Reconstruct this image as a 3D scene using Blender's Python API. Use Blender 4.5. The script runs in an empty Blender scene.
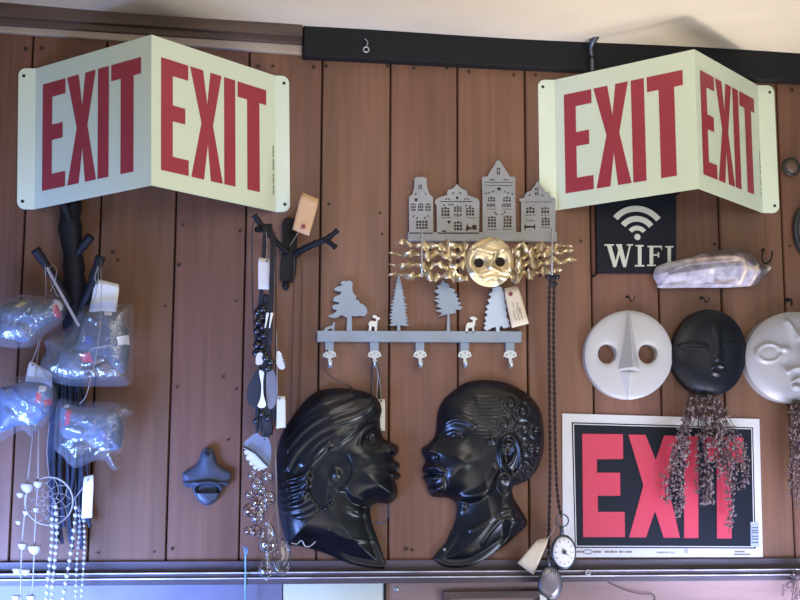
import bpy, math, random
import numpy as np
from mathutils import Vector, Matrix, Euler
from mathutils.geometry import tessellate_polygon
random.seed(7)
rng = np.random.default_rng(7)
SC = bpy.context.scene
COL = SC.collection
PI = math.pi

# ------------------------------------------------------------------ camera
FPX, D, CZ = 1269.0, 2.2, 1.5
r_ = Vector((8983, -215, -1269)).normalized()          # wall x axis seen from the camera
u_ = Vector((33, 8869, -1269)); u_ = (u_ - r_*u_.dot(r_)).normalized()   # wall z axis
y_ = u_.cross(r_).normalized()                         # into the wall
CP = Vector((0, -D, CZ))

def P(px, py, h=0.0):
    """the point h metres in front of the wall seen at this place of the photograph"""
    v = Vector((px-400.0, 300.0-py, -FPX))
    d = Vector((r_.dot(v), y_.dot(v), u_.dot(v)))
    return CP + d*((D-h)/d.y)

def Pxz(X, Y, h=0.0):
    vx, vy, vz = X-400.0, 300.0-Y, -FPX
    dx = r_.x*vx+r_.y*vy+r_.z*vz; dy = y_.x*vx+y_.y*vy+y_.z*vz; dz = u_.x*vx+u_.y*vy+u_.z*vz
    t = (D-h)/dy
    return CP.x+dx*t, CP.z+dz*t

def cr(x0, y0, s):
    return lambda *pts: [(x0+a*s, y0+b*s) for a, b in pts]
MPP = (P(401, 300)-P(400, 300)).length                  # metres per pixel on the wall

cam = bpy.data.cameras.new('camera'); cam.sensor_fit = 'HORIZONTAL'; cam.sensor_width = 36
cam.lens = FPX/800*36; cam.clip_start = 0.02
co = bpy.data.objects.new('camera', cam); COL.objects.link(co)
M = Matrix(((r_.x, r_.y, r_.z), (y_.x, y_.y, y_.z), (u_.x, u_.y, u_.z))).to_4x4()
M.translation = CP; co.matrix_world = M; SC.camera = co

# ------------------------------------------------------------------ materials
def S(r, g, b):
    f = lambda c: (c/255/12.92 if c/255 <= .04045 else ((c/255+.055)/1.055)**2.4)
    return (f(r), f(g), f(b), 1)

def mat(name, col, rough=.5, metal=0.0, noise=None, bump=None, spec=.5, coat=0.0, dark=None, stretch=(1, 1, 1), **kw):
    m = bpy.data.materials.new(name); m.use_nodes = True
    nt = m.node_tree; b = nt.nodes['Principled BSDF']
    b.inputs['Base Color'].default_value = col; b.inputs['Roughness'].default_value = rough
    b.inputs['Metallic'].default_value = metal; b.inputs['Specular IOR Level'].default_value = spec
    b.inputs['Coat Weight'].default_value = coat; b.inputs['Coat Roughness'].default_value = .15
    for k, v in kw.items(): b.inputs[k.replace('_', ' ')].default_value = v
    if noise or bump:
        tc = nt.nodes.new('ShaderNodeTexCoord'); mp = nt.nodes.new('ShaderNodeMapping')
        mp.inputs['Scale'].default_value = stretch
        nt.links.new(tc.outputs['Object'], mp.inputs['Vector'])
    if noise:
        n = nt.nodes.new('ShaderNodeTexNoise'); n.inputs['Scale'].default_value = noise[0]; n.inputs['Detail'].default_value = 6
        nt.links.new(mp.outputs[0], n.inputs['Vector'])
        cr_ = nt.nodes.new('ShaderNodeValToRGB')
        d = dark or tuple(c*(1-noise[1]) for c in col[:3])+(1,)
        cr_.color_ramp.elements[0].position = .32; cr_.color_ramp.elements[1].position = .68
        cr_.color_ramp.elements[0].color = d; cr_.color_ramp.elements[1].color = col
        nt.links.new(n.outputs['Fac'], cr_.inputs['Fac']); nt.links.new(cr_.outputs[0], b.inputs['Base Color'])
    if bump:
        n2 = nt.nodes.new('ShaderNodeTexNoise'); n2.inputs['Scale'].default_value = bump[0]; n2.inputs['Detail'].default_value = 5
        nt.links.new(mp.outputs[0], n2.inputs['Vector'])
        bp = nt.nodes.new('ShaderNodeBump'); bp.inputs['Strength'].default_value = bump[1]; bp.inputs['Distance'].default_value = .004
        nt.links.new(n2.outputs['Fac'], bp.inputs['Height']); nt.links.new(bp.outputs[0], b.inputs['Normal'])
    return m

def wood_mat(name, rough=.45):
    m = bpy.data.materials.new(name); m.use_nodes = True
    nt = m.node_tree; N = nt.nodes; L = nt.links; b = N['Principled BSDF']
    at = N.new('ShaderNodeAttribute'); at.attribute_name = 'tone'
    gm = N.new('ShaderNodeNewGeometry')
    tc = N.new('ShaderNodeTexCoord')
    off = N.new('ShaderNodeVectorMath'); off.operation = 'SCALE'; off.inputs[0].default_value = (13, 7, 31)
    L.new(gm.outputs['Random Per Island'], off.inputs['Scale'])
    ad = N.new('ShaderNodeVectorMath'); L.new(tc.outputs['Object'], ad.inputs[0]); L.new(off.outputs[0], ad.inputs[1])
    mp = N.new('ShaderNodeMapping'); mp.inputs['Scale'].default_value = (42, 42, 1.6); L.new(ad.outputs[0], mp.inputs['Vector'])
    n1 = N.new('ShaderNodeTexNoise'); n1.inputs['Scale'].default_value = 2.2; n1.inputs['Detail'].default_value = 8; n1.inputs['Distortion'].default_value = .6
    L.new(mp.outputs[0], n1.inputs['Vector'])
    mp2 = N.new('ShaderNodeMapping'); mp2.inputs['Scale'].default_value = (9, 9, 1.1); L.new(ad.outputs[0], mp2.inputs['Vector'])
    n2 = N.new('ShaderNodeTexNoise'); n2.inputs['Scale'].default_value = 1.5; n2.inputs['Detail'].default_value = 3; L.new(mp2.outputs[0], n2.inputs['Vector'])
    r1 = N.new('ShaderNodeMapRange'); r1.inputs[1].default_value = .3; r1.inputs[2].default_value = .7; r1.inputs[3].default_value = .84; r1.inputs[4].default_value = 1.1
    L.new(n1.outputs['Fac'], r1.inputs[0])
    r2 = N.new('ShaderNodeMapRange'); r2.inputs[1].default_value = .3; r2.inputs[2].default_value = .7; r2.inputs[3].default_value = .78; r2.inputs[4].default_value = 1.15
    L.new(n2.outputs['Fac'], r2.inputs[0])
    mu = N.new('ShaderNodeMath'); mu.operation = 'MULTIPLY'; L.new(r1.outputs[0], mu.inputs[0]); L.new(r2.outputs[0], mu.inputs[1])
    sc = N.new('ShaderNodeVectorMath'); sc.operation = 'SCALE'; L.new(at.outputs['Color'], sc.inputs[0]); L.new(mu.outputs[0], sc.inputs['Scale'])
    L.new(sc.outputs[0], b.inputs['Base Color'])
    b.inputs['Roughness'].default_value = rough; b.inputs['Specular IOR Level'].default_value = .35
    bp = N.new('ShaderNodeBump'); bp.inputs['Strength'].default_value = .12; bp.inputs['Distance'].default_value = .002
    L.new(n1.outputs['Fac'], bp.inputs['Height']); L.new(bp.outputs[0], b.inputs['Normal'])
    return m

def film_mat(name):
    """thin clear crumpled plastic"""
    m = bpy.data.materials.new(name); m.use_nodes = True
    nt = m.node_tree; N = nt.nodes; L = nt.links
    N.remove(N['Principled BSDF'])
    tr = N.new('ShaderNodeBsdfTransparent'); tr.inputs[0].default_value = (.93, .95, .98, 1)
    gl = N.new('ShaderNodeBsdfGlossy'); gl.inputs['Roughness'].default_value = .24; gl.inputs[0].default_value = (.95, .97, 1, 1)
    df = N.new('ShaderNodeBsdfDiffuse'); df.inputs[0].default_value = (.42, .45, .5, 1)
    tc = N.new('ShaderNodeTexCoord'); n = N.new('ShaderNodeTexNoise'); n.inputs['Scale'].default_value = 55; n.inputs['Detail'].default_value = 3
    L.new(tc.outputs['Object'], n.inputs['Vector'])
    bp = N.new('ShaderNodeBump'); bp.inputs['Strength'].default_value = .7; bp.inputs['Distance'].default_value = .006
    L.new(n.outputs['Fac'], bp.inputs['Height']); L.new(bp.outputs[0], gl.inputs['Normal'])
    lw = N.new('ShaderNodeLayerWeight'); lw.inputs[0].default_value = .22; L.new(bp.outputs[0], lw.inputs['Normal'])
    r1 = N.new('ShaderNodeMapRange'); r1.inputs[3].default_value = .09; r1.inputs[4].default_value = .75; L.new(lw.outputs['Fresnel'], r1.inputs[0])
    m0 = N.new('ShaderNodeMixShader'); m0.inputs[0].default_value = .1; L.new(tr.outputs[0], m0.inputs[1]); L.new(df.outputs[0], m0.inputs[2])
    m1 = N.new('ShaderNodeMixShader'); L.new(r1.outputs[0], m1.inputs[0]); L.new(m0.outputs[0], m1.inputs[1]); L.new(gl.outputs[0], m1.inputs[2])
    L.new(m1.outputs[0], N['Material Output'].inputs[0])
    return m

MT = dict(
    plank=wood_mat('stained_plank_wood'),
    gap=mat('dark_gap', S(22, 16, 14), .9),
    nail=mat('dark_nail_head', S(45, 30, 26), .6),
    ceiling=mat('cream_plaster', S(226, 214, 198), .85, noise=(4, .12), bump=(16, .5), stretch=(1, 1, 1)),
    timber=mat('weathered_brown_timber', S(98, 80, 72), .8, noise=(14, .45), bump=(20, .4), stretch=(.4, 1, 3)),
    strip=mat('pale_plaster_strip', S(176, 160, 145), .85, noise=(12, .2)),
    beam=mat('black_painted_beam', S(24, 25, 29), .7, noise=(18, .2), bump=(30, .2), spec=.25),
    rail=mat('worn_purple_grey_rail', S(82, 70, 78), .5, noise=(26, .5), bump=(30, .3), stretch=(.25, 1, 3)),
    railedge=mat('worn_white_edge', S(226, 220, 224), .6, noise=(40, .65), stretch=(.4, 1, 1)),
    lower=mat('pinkish_board', S(148, 118, 106), .6, noise=(18, .3), stretch=(.2, 1, 2)),
    lowerblue=mat('mauve_board', S(112, 106, 124), .6, noise=(9, .15)),
    panel=mat('pale_yellow_panel', S(206, 205, 178), .7, noise=(9, .12)),
    sign=mat('pale_green_sign_sheet', S(212, 224, 202), .38, noise=(5, .05)),
    red=mat('exit_red', S(158, 52, 66), .4, noise=(20, .1)),
    pinkred=mat('flat_sign_red', S(182, 50, 70), .4),
    ink=mat('black_ink', S(30, 30, 34), .5),
    navy=mat('black_sign_field', S(18, 22, 31), .5, spec=.2),
    white=mat('white_card', S(196, 194, 188), .6, noise=(14, .06)),
    barcode=mat('grey_label', S(150, 158, 172), .6),
    blackgloss=mat('black_glazed_ceramic', S(14, 17, 24), .27, spec=.5),
    blackmask=mat('black_mask_glaze', S(13, 16, 25), .36, spec=.3),
    iron=mat('black_cast_iron', S(22, 23, 28), .6, bump=(60, .5), spec=.25),
    opener=mat('blue_grey_cast_iron', S(62, 68, 82), .45, .3, bump=(90, .25)),
    steel=mat('grey_steel', S(146, 148, 150), .5, .35, noise=(16, .25), bump=(60, .1)),
    bluesteel=mat('blue_grey_powder_coat', S(136, 148, 160), .42, .35, noise=(12, .12)),
    bluesteel2=mat('light_blue_grey_coat', S(176, 188, 202), .4, .3),
    bright=mat('bright_steel', S(178, 182, 184), .3, .6),
    gold=mat('brushed_gold_metal', S(226, 210, 176), .34, .9, noise=(12, .15)),
    goldray=mat('shiny_gold_strip', S(224, 206, 168), .34, .8),
    hole=mat('dark_hole', S(32, 22, 20), .9),
    whitemask=mat('white_glazed_mask', S(178, 176, 174), .4, noise=(10, .05)),
    greymask=mat('pale_grey_mask', S(160, 159, 164), .36, noise=(10, .06)),
    manila=mat('manila_card', S(202, 164, 126), .7, noise=(18, .08)),
    manila2=mat('cream_card', S(218, 204, 180), .7, noise=(18, .08)),
    tagwhite=mat('white_tag_card', S(206, 204, 198), .65),
    reinf=mat('dark_red_reinforcement', S(146, 72, 72), .6),
    pencil=mat('faint_writing', S(120, 110, 100), .7),
    cordblack=mat('black_cord', S(26, 27, 34), .7),
    corddark=mat('dark_blue_yarn', S(38, 44, 62), .75, noise=(60, .4)),
    cordtan=mat('tan_cord', S(140, 130, 124), .7),
    cordshade=mat('brown_cord_and_shade', S(70, 50, 44), .65),
    beadblack=mat('black_bead', S(24, 26, 36), .25, coat=.3),
    beadwhite=mat('pale_bead', S(168, 168, 182), .3),
    pod=mat('pale_seed_pod', S(168, 156, 150), .5, noise=(60, .3)),
    bone=mat('white_bone', S(232, 230, 222), .4),
    featherdark=mat('dark_feather', S(36, 42, 58), .6, noise=(60, .3), stretch=(1, 1, .2)),
    feathergrey=mat('grey_feather', S(124, 124, 136), .6, noise=(60, .35), stretch=(1, 1, .2)),
    shellwhite=mat('white_shell', S(214, 214, 206), .35, noise=(30, .2)),
    shellgrey=mat('grey_blue_shell', S(120, 130, 152), .35, noise=(40, .3)),
    herb=mat('dried_mauve_seed_heads', S(132, 112, 112), .8, noise=(70, .5)),
    stem=mat('dried_stems', S(64, 50, 50), .8),
    plush=mat('grey_blue_plush', S(92, 102, 120), .9, noise=(40, .25), bump=(120, .5)),
    plush2=mat('light_blue_plush', S(92, 114, 150), .9, noise=(40, .2), bump=(120, .5)),
    plush3=mat('grey_plush', S(78, 84, 96), .9, noise=(40, .25), bump=(120, .5)),
    clothred=mat('red_cloth', S(190, 50, 72), .8),
    clothwhite=mat('white_cloth', S(228, 228, 234), .8),
    clothblue=mat('blue_star_patch', S(70, 84, 150), .8),
    clothdark=mat('dark_band', S(42, 46, 66), .8),
    yellow=mat('yellow_patch', S(206, 182, 120), .7),
    film=film_mat('clear_crumpled_plastic'),
    dial=mat('watch_dial', S(224, 222, 220), .4),
    pewter=mat('dark_pewter', S(88, 94, 106), .32, .8),
    mirror=mat('watch_lid', S(140, 132, 140), .25, .55),
    lightwood=mat('turned_wood', S(92, 70, 60), .5, noise=(24, .3)),
    floor=mat('dark_floor_boards', S(92, 72, 58), .6, noise=(8, .3)),
    bluewire=mat('pale_blue_wire', S(110, 150, 180), .4, .3),
    frameblack=mat('dark_oval_frame', S(44, 46, 50), .4, .3),
    framepic=mat('grey_green_picture', S(112, 112, 104), .6, noise=(12, .3)),
)

def glass_mat(name, tint):
    m = bpy.data.materials.new(name); m.use_nodes = True
    nt = m.node_tree; N = nt.nodes; L = nt.links; N.remove(N['Principled BSDF'])
    tr = N.new('ShaderNodeBsdfTransparent'); tr.inputs[0].default_value = tint
    gl = N.new('ShaderNodeBsdfGlossy'); gl.inputs['Roughness'].default_value = .06
    lw = N.new('ShaderNodeLayerWeight'); lw.inputs[0].default_value = .4
    r1 = N.new('ShaderNodeMapRange'); r1.inputs[3].default_value = .05; r1.inputs[4].default_value = .6; L.new(lw.outputs['Fresnel'], r1.inputs[0])
    m1 = N.new('ShaderNodeMixShader'); L.new(r1.outputs[0], m1.inputs[0]); L.new(tr.outputs[0], m1.inputs[1]); L.new(gl.outputs[0], m1.inputs[2])
    L.new(m1.outputs[0], N['Material Output'].inputs[0])
    return m
MT['glass'] = glass_mat('clear_glass', (.86, .88, .93, 1))
MT['glassamber'] = glass_mat('smoky_amber_glass', (.72, .6, .58, 1))

def shell_mat():
    m = mat('mother_of_pearl_and_bark', S(214, 208, 222), .5, bump=(40, .6), stretch=(.6, 1, 1.6))
    nt = m.node_tree; N = nt.nodes; L = nt.links; b = N['Principled BSDF']
    at = N.new('ShaderNodeAttribute'); at.attribute_name = 'tone'
    tc = N.new('ShaderNodeTexCoord'); n = N.new('ShaderNodeTexNoise'); n.inputs['Scale'].default_value = 60; n.inputs['Detail'].default_value = 6
    L.new(tc.outputs['Object'], n.inputs['Vector'])
    r1 = N.new('ShaderNodeMapRange'); r1.inputs[1].default_value = .3; r1.inputs[2].default_value = .7; r1.inputs[3].default_value = .5; r1.inputs[4].default_value = 1.12
    L.new(n.outputs['Fac'], r1.inputs[0])
    sc = N.new('ShaderNodeVectorMath'); sc.operation = 'SCALE'; L.new(at.outputs['Color'], sc.inputs[0]); L.new(r1.outputs[0], sc.inputs['Scale'])
    L.new(sc.outputs[0], b.inputs['Base Color'])
    return m
MT['pearl'] = shell_mat()

# ------------------------------------------------------------------ scene helpers
def thing(name, loc, label, cat, group=None):
    o = bpy.data.objects.new(name, None); COL.objects.link(o); o.location = loc
    o.empty_display_size = .03
    o['label'] = label; o['category'] = cat
    if group: o['group'] = group
    return o

def root_loc(o):
    v = Vector((0, 0, 0))
    while o is not None:
        v = v + o.location; o = o.parent
    return v

class MB:
    def __init__(s): s.v = []; s.f = []; s.m = []; s.sm = []; s.tone = None
    def add(s, vs, fs, mi=0, smooth=False):
        b = len(s.v); s.v += [tuple(v) for v in vs]
        for f in fs: s.f.append(tuple(b+i for i in f)); s.m.append(mi); s.sm.append(smooth)
    def box(s, x0, x1, y0, y1, z0, z1, mi=0):
        vs = [(x, y, z) for x in (x0, x1) for y in (y0, y1) for z in (z0, z1)]
        s.add(vs, [(0, 1, 3, 2), (4, 6, 7, 5), (0, 4, 5, 1), (2, 3, 7, 6), (0, 2, 6, 4), (1, 5, 7, 3)], mi)
    def hexa(s, front, back, mi=0):
        s.add(list(front)+list(back), [(0, 1, 2, 3), (7, 6, 5, 4), (0, 4, 5, 1), (1, 5, 6, 2), (2, 6, 7, 3), (3, 7, 4, 0)], mi)
    def tube(s, path, rad, n=8, mi=0, closed=False, squash=1.0):
        path = [Vector(p) for p in path]; k = len(path)
        rads = rad if isinstance(rad, (list, tuple)) else [rad]*k
        rings = []; up = Vector((0, -1, 0))
        for i, p in enumerate(path):
            a = path[(i-1) % k] if (closed or i > 0) else p
            c = path[(i+1) % k] if (closed or i < k-1) else p
            t = (c-a).normalized() if (c-a).length > 1e-9 else Vector((0, 0, 1))
            uu = up - t*up.dot(t)
            if uu.length < 1e-3: uu = Vector((1, 0, 0)) - t*t.x
            uu.normalize(); w = t.cross(uu)
            rings.append([p + (uu*math.cos(2*PI*j/n)*squash + w*math.sin(2*PI*j/n))*rads[i] for j in range(n)])
        vs = [v for rg in rings for v in rg]; fs = []
        for i in range(k if closed else k-1):
            for j in range(n):
                a = i*n+j; b = i*n+(j+1) % n; c = ((i+1) % k)*n+(j+1) % n; d = ((i+1) % k)*n+j
                fs.append((a, b, c, d))
        if not closed:
            fs.append(tuple(range(n-1, -1, -1))); fs.append(tuple((k-1)*n+j for j in range(n)))
        s.add(vs, fs, mi, True)
    def ball(s, c, rx, ry=None, rz=None, n=10, m=7, mi=0, rot=None):
        ry = ry or rx; rz = rz or rx; vs = []; fs = []; c = Vector(c)
        for i in range(m+1):
            th = PI*i/m
            for j in range(n):
                ph = 2*PI*j/n
                q = Vector((rx*math.sin(th)*math.cos(ph), ry*math.sin(th)*math.sin(ph), rz*math.cos(th)))
                if rot: q = rot @ q
                vs.append(c+q)
        for i in range(m):
            for j in range(n):
                fs.append((i*n+j, i*n+(j+1) % n, (i+1)*n+(j+1) % n, (i+1)*n+j))
        s.add(vs, fs, mi, True)
    def lathe(s, c, prof, n=28, sx=1.0, sz=1.0, mi=0, smooth=True):
        """profile of (radius, distance in front of c); axis points out of the wall"""
        vs = []; fs = []
        for rr, hh in prof:
            for j in range(n):
                a = 2*PI*j/n
                vs.append((c[0]+rr*sx*math.cos(a), c[1]-hh, c[2]+rr*sz*math.sin(a)))
        k = len(prof)
        for i in range(k-1):
            for j in range(n):
                fs.append((i*n+j, i*n+(j+1) % n, (i+1)*n+(j+1) % n, (i+1)*n+j))
        fs.append(tuple((k-1)*n+j for j in range(n)))
        s.add(vs, fs, mi, smooth)
    def flat(s, outer, holes=(), y0=0.0, y1=-.002, mi=0, fmap=None):
        """flat sheet cut along (x, z) outlines, from y0 (back) to y1 (front)"""
        loops = [list(outer)]+[list(h) for h in holes]
        tris = tessellate_polygon([[Vector((a, b, 0)) for a, b in lp] for lp in loops])
        flatp = [p for lp in loops for p in lp]; n = len(flatp)
        if fmap:
            s.add([fmap(a, b) for a, b in flatp], [tuple(t) for t in tris], mi); return
        vs = [(a, y1, b) for a, b in flatp]+[(a, y0, b) for a, b in flatp]
        fs = []
        for t in tris:
            a, b, c = [Vector((flatp[i][0], flatp[i][1], 0)) for i in t]
            t = tuple(t) if (b-a).cross(c-a).z > 0 else (t[0], t[2], t[1])
            fs.append(t); fs.append(tuple(n+i for i in reversed(t)))
        o = 0
        for lp in loops:
            k = len(lp)
            for i in range(k):
                a = o+i; b = o+(i+1) % k
                fs.append((a, b, n+b, n+a))
            o += k
        s.add(vs, fs, mi)
    def build(s, name, mats, parent=None, label=None, kind=None, cat=None, group=None, loc=None, bevel=0, modpart=None):
        me = bpy.data.meshes.new(name)
        off = root_loc(parent) if parent is not None else (Vector(loc) if loc is not None else Vector((0, 0, 0)))
        ex = Vector((0, 0, 0))
        if parent is not None and loc is not None: ex = Vector(loc)-off
        t = off+ex
        me.from_pydata([(a-t.x, b-t.y, c-t.z) for a, b, c in s.v], [], s.f)
        mats = mats if isinstance(mats, (list, tuple)) else [mats]
        for m in mats: me.materials.append(MT[m] if isinstance(m, str) else m)
        me.polygons.foreach_set('material_index', s.m); me.polygons.foreach_set('use_smooth', s.sm)
        if s.tone is not None:
            ca = me.color_attributes.new('tone', 'FLOAT_COLOR', 'POINT')
            ca.data.foreach_set('color', np.array(s.tone, dtype=np.float32).ravel())
        me.update(); me.validate()
        o = bpy.data.objects.new(name, me); COL.objects.link(o)
        if parent is not None: o.parent = parent; o.location = ex
        else: o.location = off
        if label: o['label'] = label
        if kind: o['kind'] = kind
        if cat: o['category'] = cat
        if group: o['group'] = group
        if bevel:
            b = o.modifiers.new('bevel', 'BEVEL'); b.width = bevel; b.segments = 2; b.limit_method = 'ANGLE'
        return o

def w2(pts, h=0.0):
    return [(q.x, q.z) for q in (P(a, b, h) for a, b in pts)]
def w3(pts, h=0.0):
    return [P(a, b, h) for a, b in pts]

def smooth(pts, n=4, closed=True):
    pts = [Vector(p) for p in pts]; k = len(pts); out = []
    for i in range(k if closed else k-1):
        p0 = pts[(i-1) % k] if closed or i > 0 else pts[i]; p1 = pts[i]; p2 = pts[(i+1) % k]
        p3 = pts[(i+2) % k] if closed or i < k-2 else p2
        for j in range(n):
            t = j/n
            q = .5*((2*p1)+(p2-p0)*t+(2*p0-5*p1+4*p2-p3)*t*t+(3*p1-p0-3*p2+p3)*t**3)
            out.append(tuple(q))
    if not closed: out.append(tuple(pts[-1]))
    return out
def ellipse(cx, cy, rx, ry, n=40, rot=0.0):
    c, s = math.cos(rot), math.sin(rot)
    return [(cx+rx*math.cos(a)*c-ry*math.sin(a)*s, cy+rx*math.cos(a)*s+ry*math.sin(a)*c) for a in (2*PI*i/n for i in range(n))]

def nearest(poly, X, Y):
    A = np.array([(p[0], p[1]) for p in poly]); B = np.roll(A, -1, 0)
    best = np.full(X.shape, 1e9); nx = np.zeros_like(X); ny = np.zeros_like(X); ins = np.zeros(X.shape, bool)
    for (ax, ay), (bx, by) in zip(A, B):
        dx, dy = bx-ax, by-ay; l2 = dx*dx+dy*dy+1e-12
        t = np.clip(((X-ax)*dx+(Y-ay)*dy)/l2, 0, 1)
        qx, qy = ax+t*dx, ay+t*dy; d = np.hypot(X-qx, Y-qy)
        m = d < best; best[m] = d[m]; nx[m] = qx[m]; ny[m] = qy[m]
        if ay != by:
            c = ((ay > Y) != (by > Y)) & (X < (bx-ax)*(Y-ay)/(by-ay)+ax); ins ^= c
    return np.where(ins, best, -best), nx, ny
def inpoly(poly, X, Y): return nearest(poly, X, Y)[0] > 0
def linedist(pts, X, Y):
    best = np.full(X.shape, 1e9)
    for (ax, ay), (bx, by) in zip(pts[:-1], pts[1:]):
        dx, dy = bx-ax, by-ay; l2 = dx*dx+dy*dy+1e-12
        t = np.clip(((X-ax)*dx+(Y-ay)*dy)/l2, 0, 1)
        best = np.minimum(best, np.hypot(X-ax-t*dx, Y-ay-t*dy))
    return best
def ridge(pts, X, Y, w): return np.exp(-(linedist(smooth(pts, 5, False), X, Y)/w)**2)
def G(X, Y, cx, cy, sx, sy=None, rot=0.0):
    sy = sy or sx; c, s = math.cos(rot), math.sin(rot)
    u = (X-cx)*c+(Y-cy)*s; v = -(X-cx)*s+(Y-cy)*c
    return np.exp(-(u/sx)**2-(v/sy)**2)
def sstep(a, b, x):
    t = np.clip((x-a)/(b-a), 0, 1); return t*t*(3-2*t)

def relief(root, parts, outline, H, back=-.001, ref=0.006, cell=.9, holes=(), tone=None, solo=None):
    """a modelled surface over a photographed outline; H gives metres in front of the wall.
    parts: [(name, material, mask function or None)]; later ones win"""
    A = np.array([(p[0], p[1]) for p in outline])
    xs = np.arange(A[:, 0].min()-cell, A[:, 0].max()+2*cell, cell); ys = np.arange(A[:, 1].min()-cell, A[:, 1].max()+2*cell, cell)
    X, Y = np.meshgrid(xs, ys)
    sd, nx, ny = nearest(outline, X, Y)
    for hpoly in holes:
        s2, hx, hy = nearest(hpoly, X, Y); s2 = -s2
        m = s2 < sd; sd = np.where(m, s2, sd); nx = np.where(m, hx, nx); ny = np.where(m, hy, ny)
    inside = sd > 0
    X = np.where(inside, X, nx); Y = np.where(inside, Y, ny)
    hgt = H(X, Y, np.maximum(sd, 0))
    any_in = inside[:-1, :-1] | inside[1:, :-1] | inside[:-1, 1:] | inside[1:, 1:]
    wx, wz = Pxz(X, Y, ref)
    R, Cn = np.nonzero(any_in); W_ = X.shape[1]
    quads = np.stack([R*W_+Cn, (R+1)*W_+Cn, (R+1)*W_+Cn+1, R*W_+Cn+1], 1)
    cxq = (X.ravel()[quads]).mean(1); cyq = (Y.ravel()[quads]).mean(1)
    lab = np.zeros(len(quads), int)
    for i, p in enumerate(parts):
        if p[2] is not None: lab[p[2](cxq, cyq)] = i
    wx, wz, hg = wx.ravel(), wz.ravel(), hgt.ravel()
    X1, Y1 = X.ravel(), Y.ravel()
    cnt = {}
    for qi, q in enumerate(quads):
        for k in range(4):
            a, b = int(q[k]), int(q[(k+1) % 4]); key = (a, b) if a < b else (b, a)
            cnt.setdefault(key, []).append((qi, a, b))
    edges = [v[0] for v in cnt.values() if len(v) == 1]
    made = []
    for i, p in enumerate(parts):
        qs = quads[lab == i]
        if not len(qs): continue
        used, inv = np.unique(qs.ravel(), return_inverse=True)
        mb = MB()
        mb.add([(wx[k], -hg[k], wz[k]) for k in used], [tuple(map(int, f)) for f in inv.reshape(-1, 4)], 0, True)
        tn = list(used)
        for qi, a, b in edges:
            if lab[qi] != i: continue
            if math.hypot(wx[a]-wx[b], wz[a]-wz[b]) < 1e-7: continue
            mb.add([(wx[a], -hg[a], wz[a]), (wx[b], -hg[b], wz[b]), (wx[b], -back, wz[b]), (wx[a], -back, wz[a])], [(1, 0, 3, 2)], 0, False)
            tn += [a, b, b, a]
        if tone is not None:
            tn = np.array(tn); c = tone(X1[tn], Y1[tn]); mb.tone = np.concatenate([c, np.ones((len(tn), 1))], 1)
        if solo:
            o = mb.build(p[0], p[1], None, loc=solo)
        else:
            o = mb.build(p[0], p[1], root)
        made.append(o)
    return made

def struct(o): o['kind'] = 'structure'; return o
def sub(o, parent):
    """make an object built at its thing's origin a sub-part of one of the thing's parts"""
    o.parent = parent; o.location = o.location - parent.location; return o
def quad(pts4, h0, h1, mb, mi=0):
    mb.hexa(w3(pts4, h1), [(p.x, -h0, p.z) for p in w3(pts4, h1)], mi)

# ================================================================== THE ROOM
ZR = P(400, 572).z                                      # picture rail height
ZC = P(500, 36, .03).z                                  # ceiling height
seams = [P(x, 300).x for x in (21, 97.5, 173.5, 244.5, 319.5, 389.5, 458, 527, 592, 659, 721.5, 785)]
w0 = seams[1]-seams[0]
seams = [seams[0]-w0*k for k in (3, 2, 1)]+seams+[seams[-1]+.113*k for k in (1, 2, 3, 4)]
mb = MB(); tones = []
base = np.array(S(116, 81, 63)[:3])
mult = [.9, .8, .85, .84, .78, .86, .92, 1.0, 1.06, 1.12, .96, 1.0, .94, .93, .9, .95, .92, .9]
for i in range(len(seams)-1):
    a, b = seams[i], seams[i+1]; g = .0012; d = -.0008*(i % 3 == 1)
    z0, z1 = ZR-.03, ZC+.04; e = .0016
    vs = [(a+g, .0022, z0), (a+g+e, .0+d, z0), (b-g-e, .0+d, z0), (b-g, .0022, z0), (b-g, .015, z0), (a+g, .015, z0)]
    vs = vs+[(x, y, z1) for x, y, _ in vs]
    mb.add(vs, [(k, (k+1) % 6, 6+(k+1) % 6, 6+k) for k in range(6)]+[(5, 4, 3, 2, 1, 0), (6, 7, 8, 9, 10, 11)], 0)
    c = base*mult[i % len(mult)]*np.array([1, 1+.03*math.sin(i*2.1), 1+.05*math.sin(i*1.3)])
    tones += [tuple(c)+(1,)]*12
n0 = len(mb.v)
mb.box(seams[0], seams[-1], .0145, .03, ZR-.03, ZC+.02, 1)
# nail heads and small knots driven into the boards
for px, py, rr in [(26, 49, 2.0), (42, 48, 2.0), (181, 63, 1.6), (258, 66, 1.6), (273, 66, 1.6), (314, 67, 1.8), (326, 66, 1.8), (388, 66, 1.8), (414, 68, 1.6), (447, 68, 1.6),
                   (469, 72, 1.6), (514, 75, 1.5), (536, 75, 1.6), (792, 90, 2.0), (113, 252, 1.8), (118, 260, 1.5), (183, 225, 1.2), (179, 265, 1.8), (165, 306, 1.3), (172, 328, 1.3),
                   (177, 387, 1.3), (380, 213, 1.2), (329, 204, 1.4), (240, 231, 1.5), (236, 301, 1.2), (223, 377, 1.2), (236, 389, 1.2), (228, 440, 1.3), (172, 549, 1.6),
                   (581, 241, 1.6), (715, 244, 1.6), (790, 246, 1.2), (382, 234, 1.2), (412, 550, 1.4), (406, 549, 1.8), (98, 553, 1.2), (154, 552, 1.2)]:
    q = P(px, py, .0022); mb.lathe((q.x, -.001, q.z), [(rr*MPP, 0), (rr*MPP*.9, .0018), (rr*MPP*.4, .0022)], 9, mi=2)
tones += [(0.2, .2, .2, 1)]*(len(mb.v)-n0)
mb.tone = tones
struct(mb.build('wall_back', ['plank', 'gap', 'nail']))
xl, xr = seams[0], seams[-1]
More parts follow.
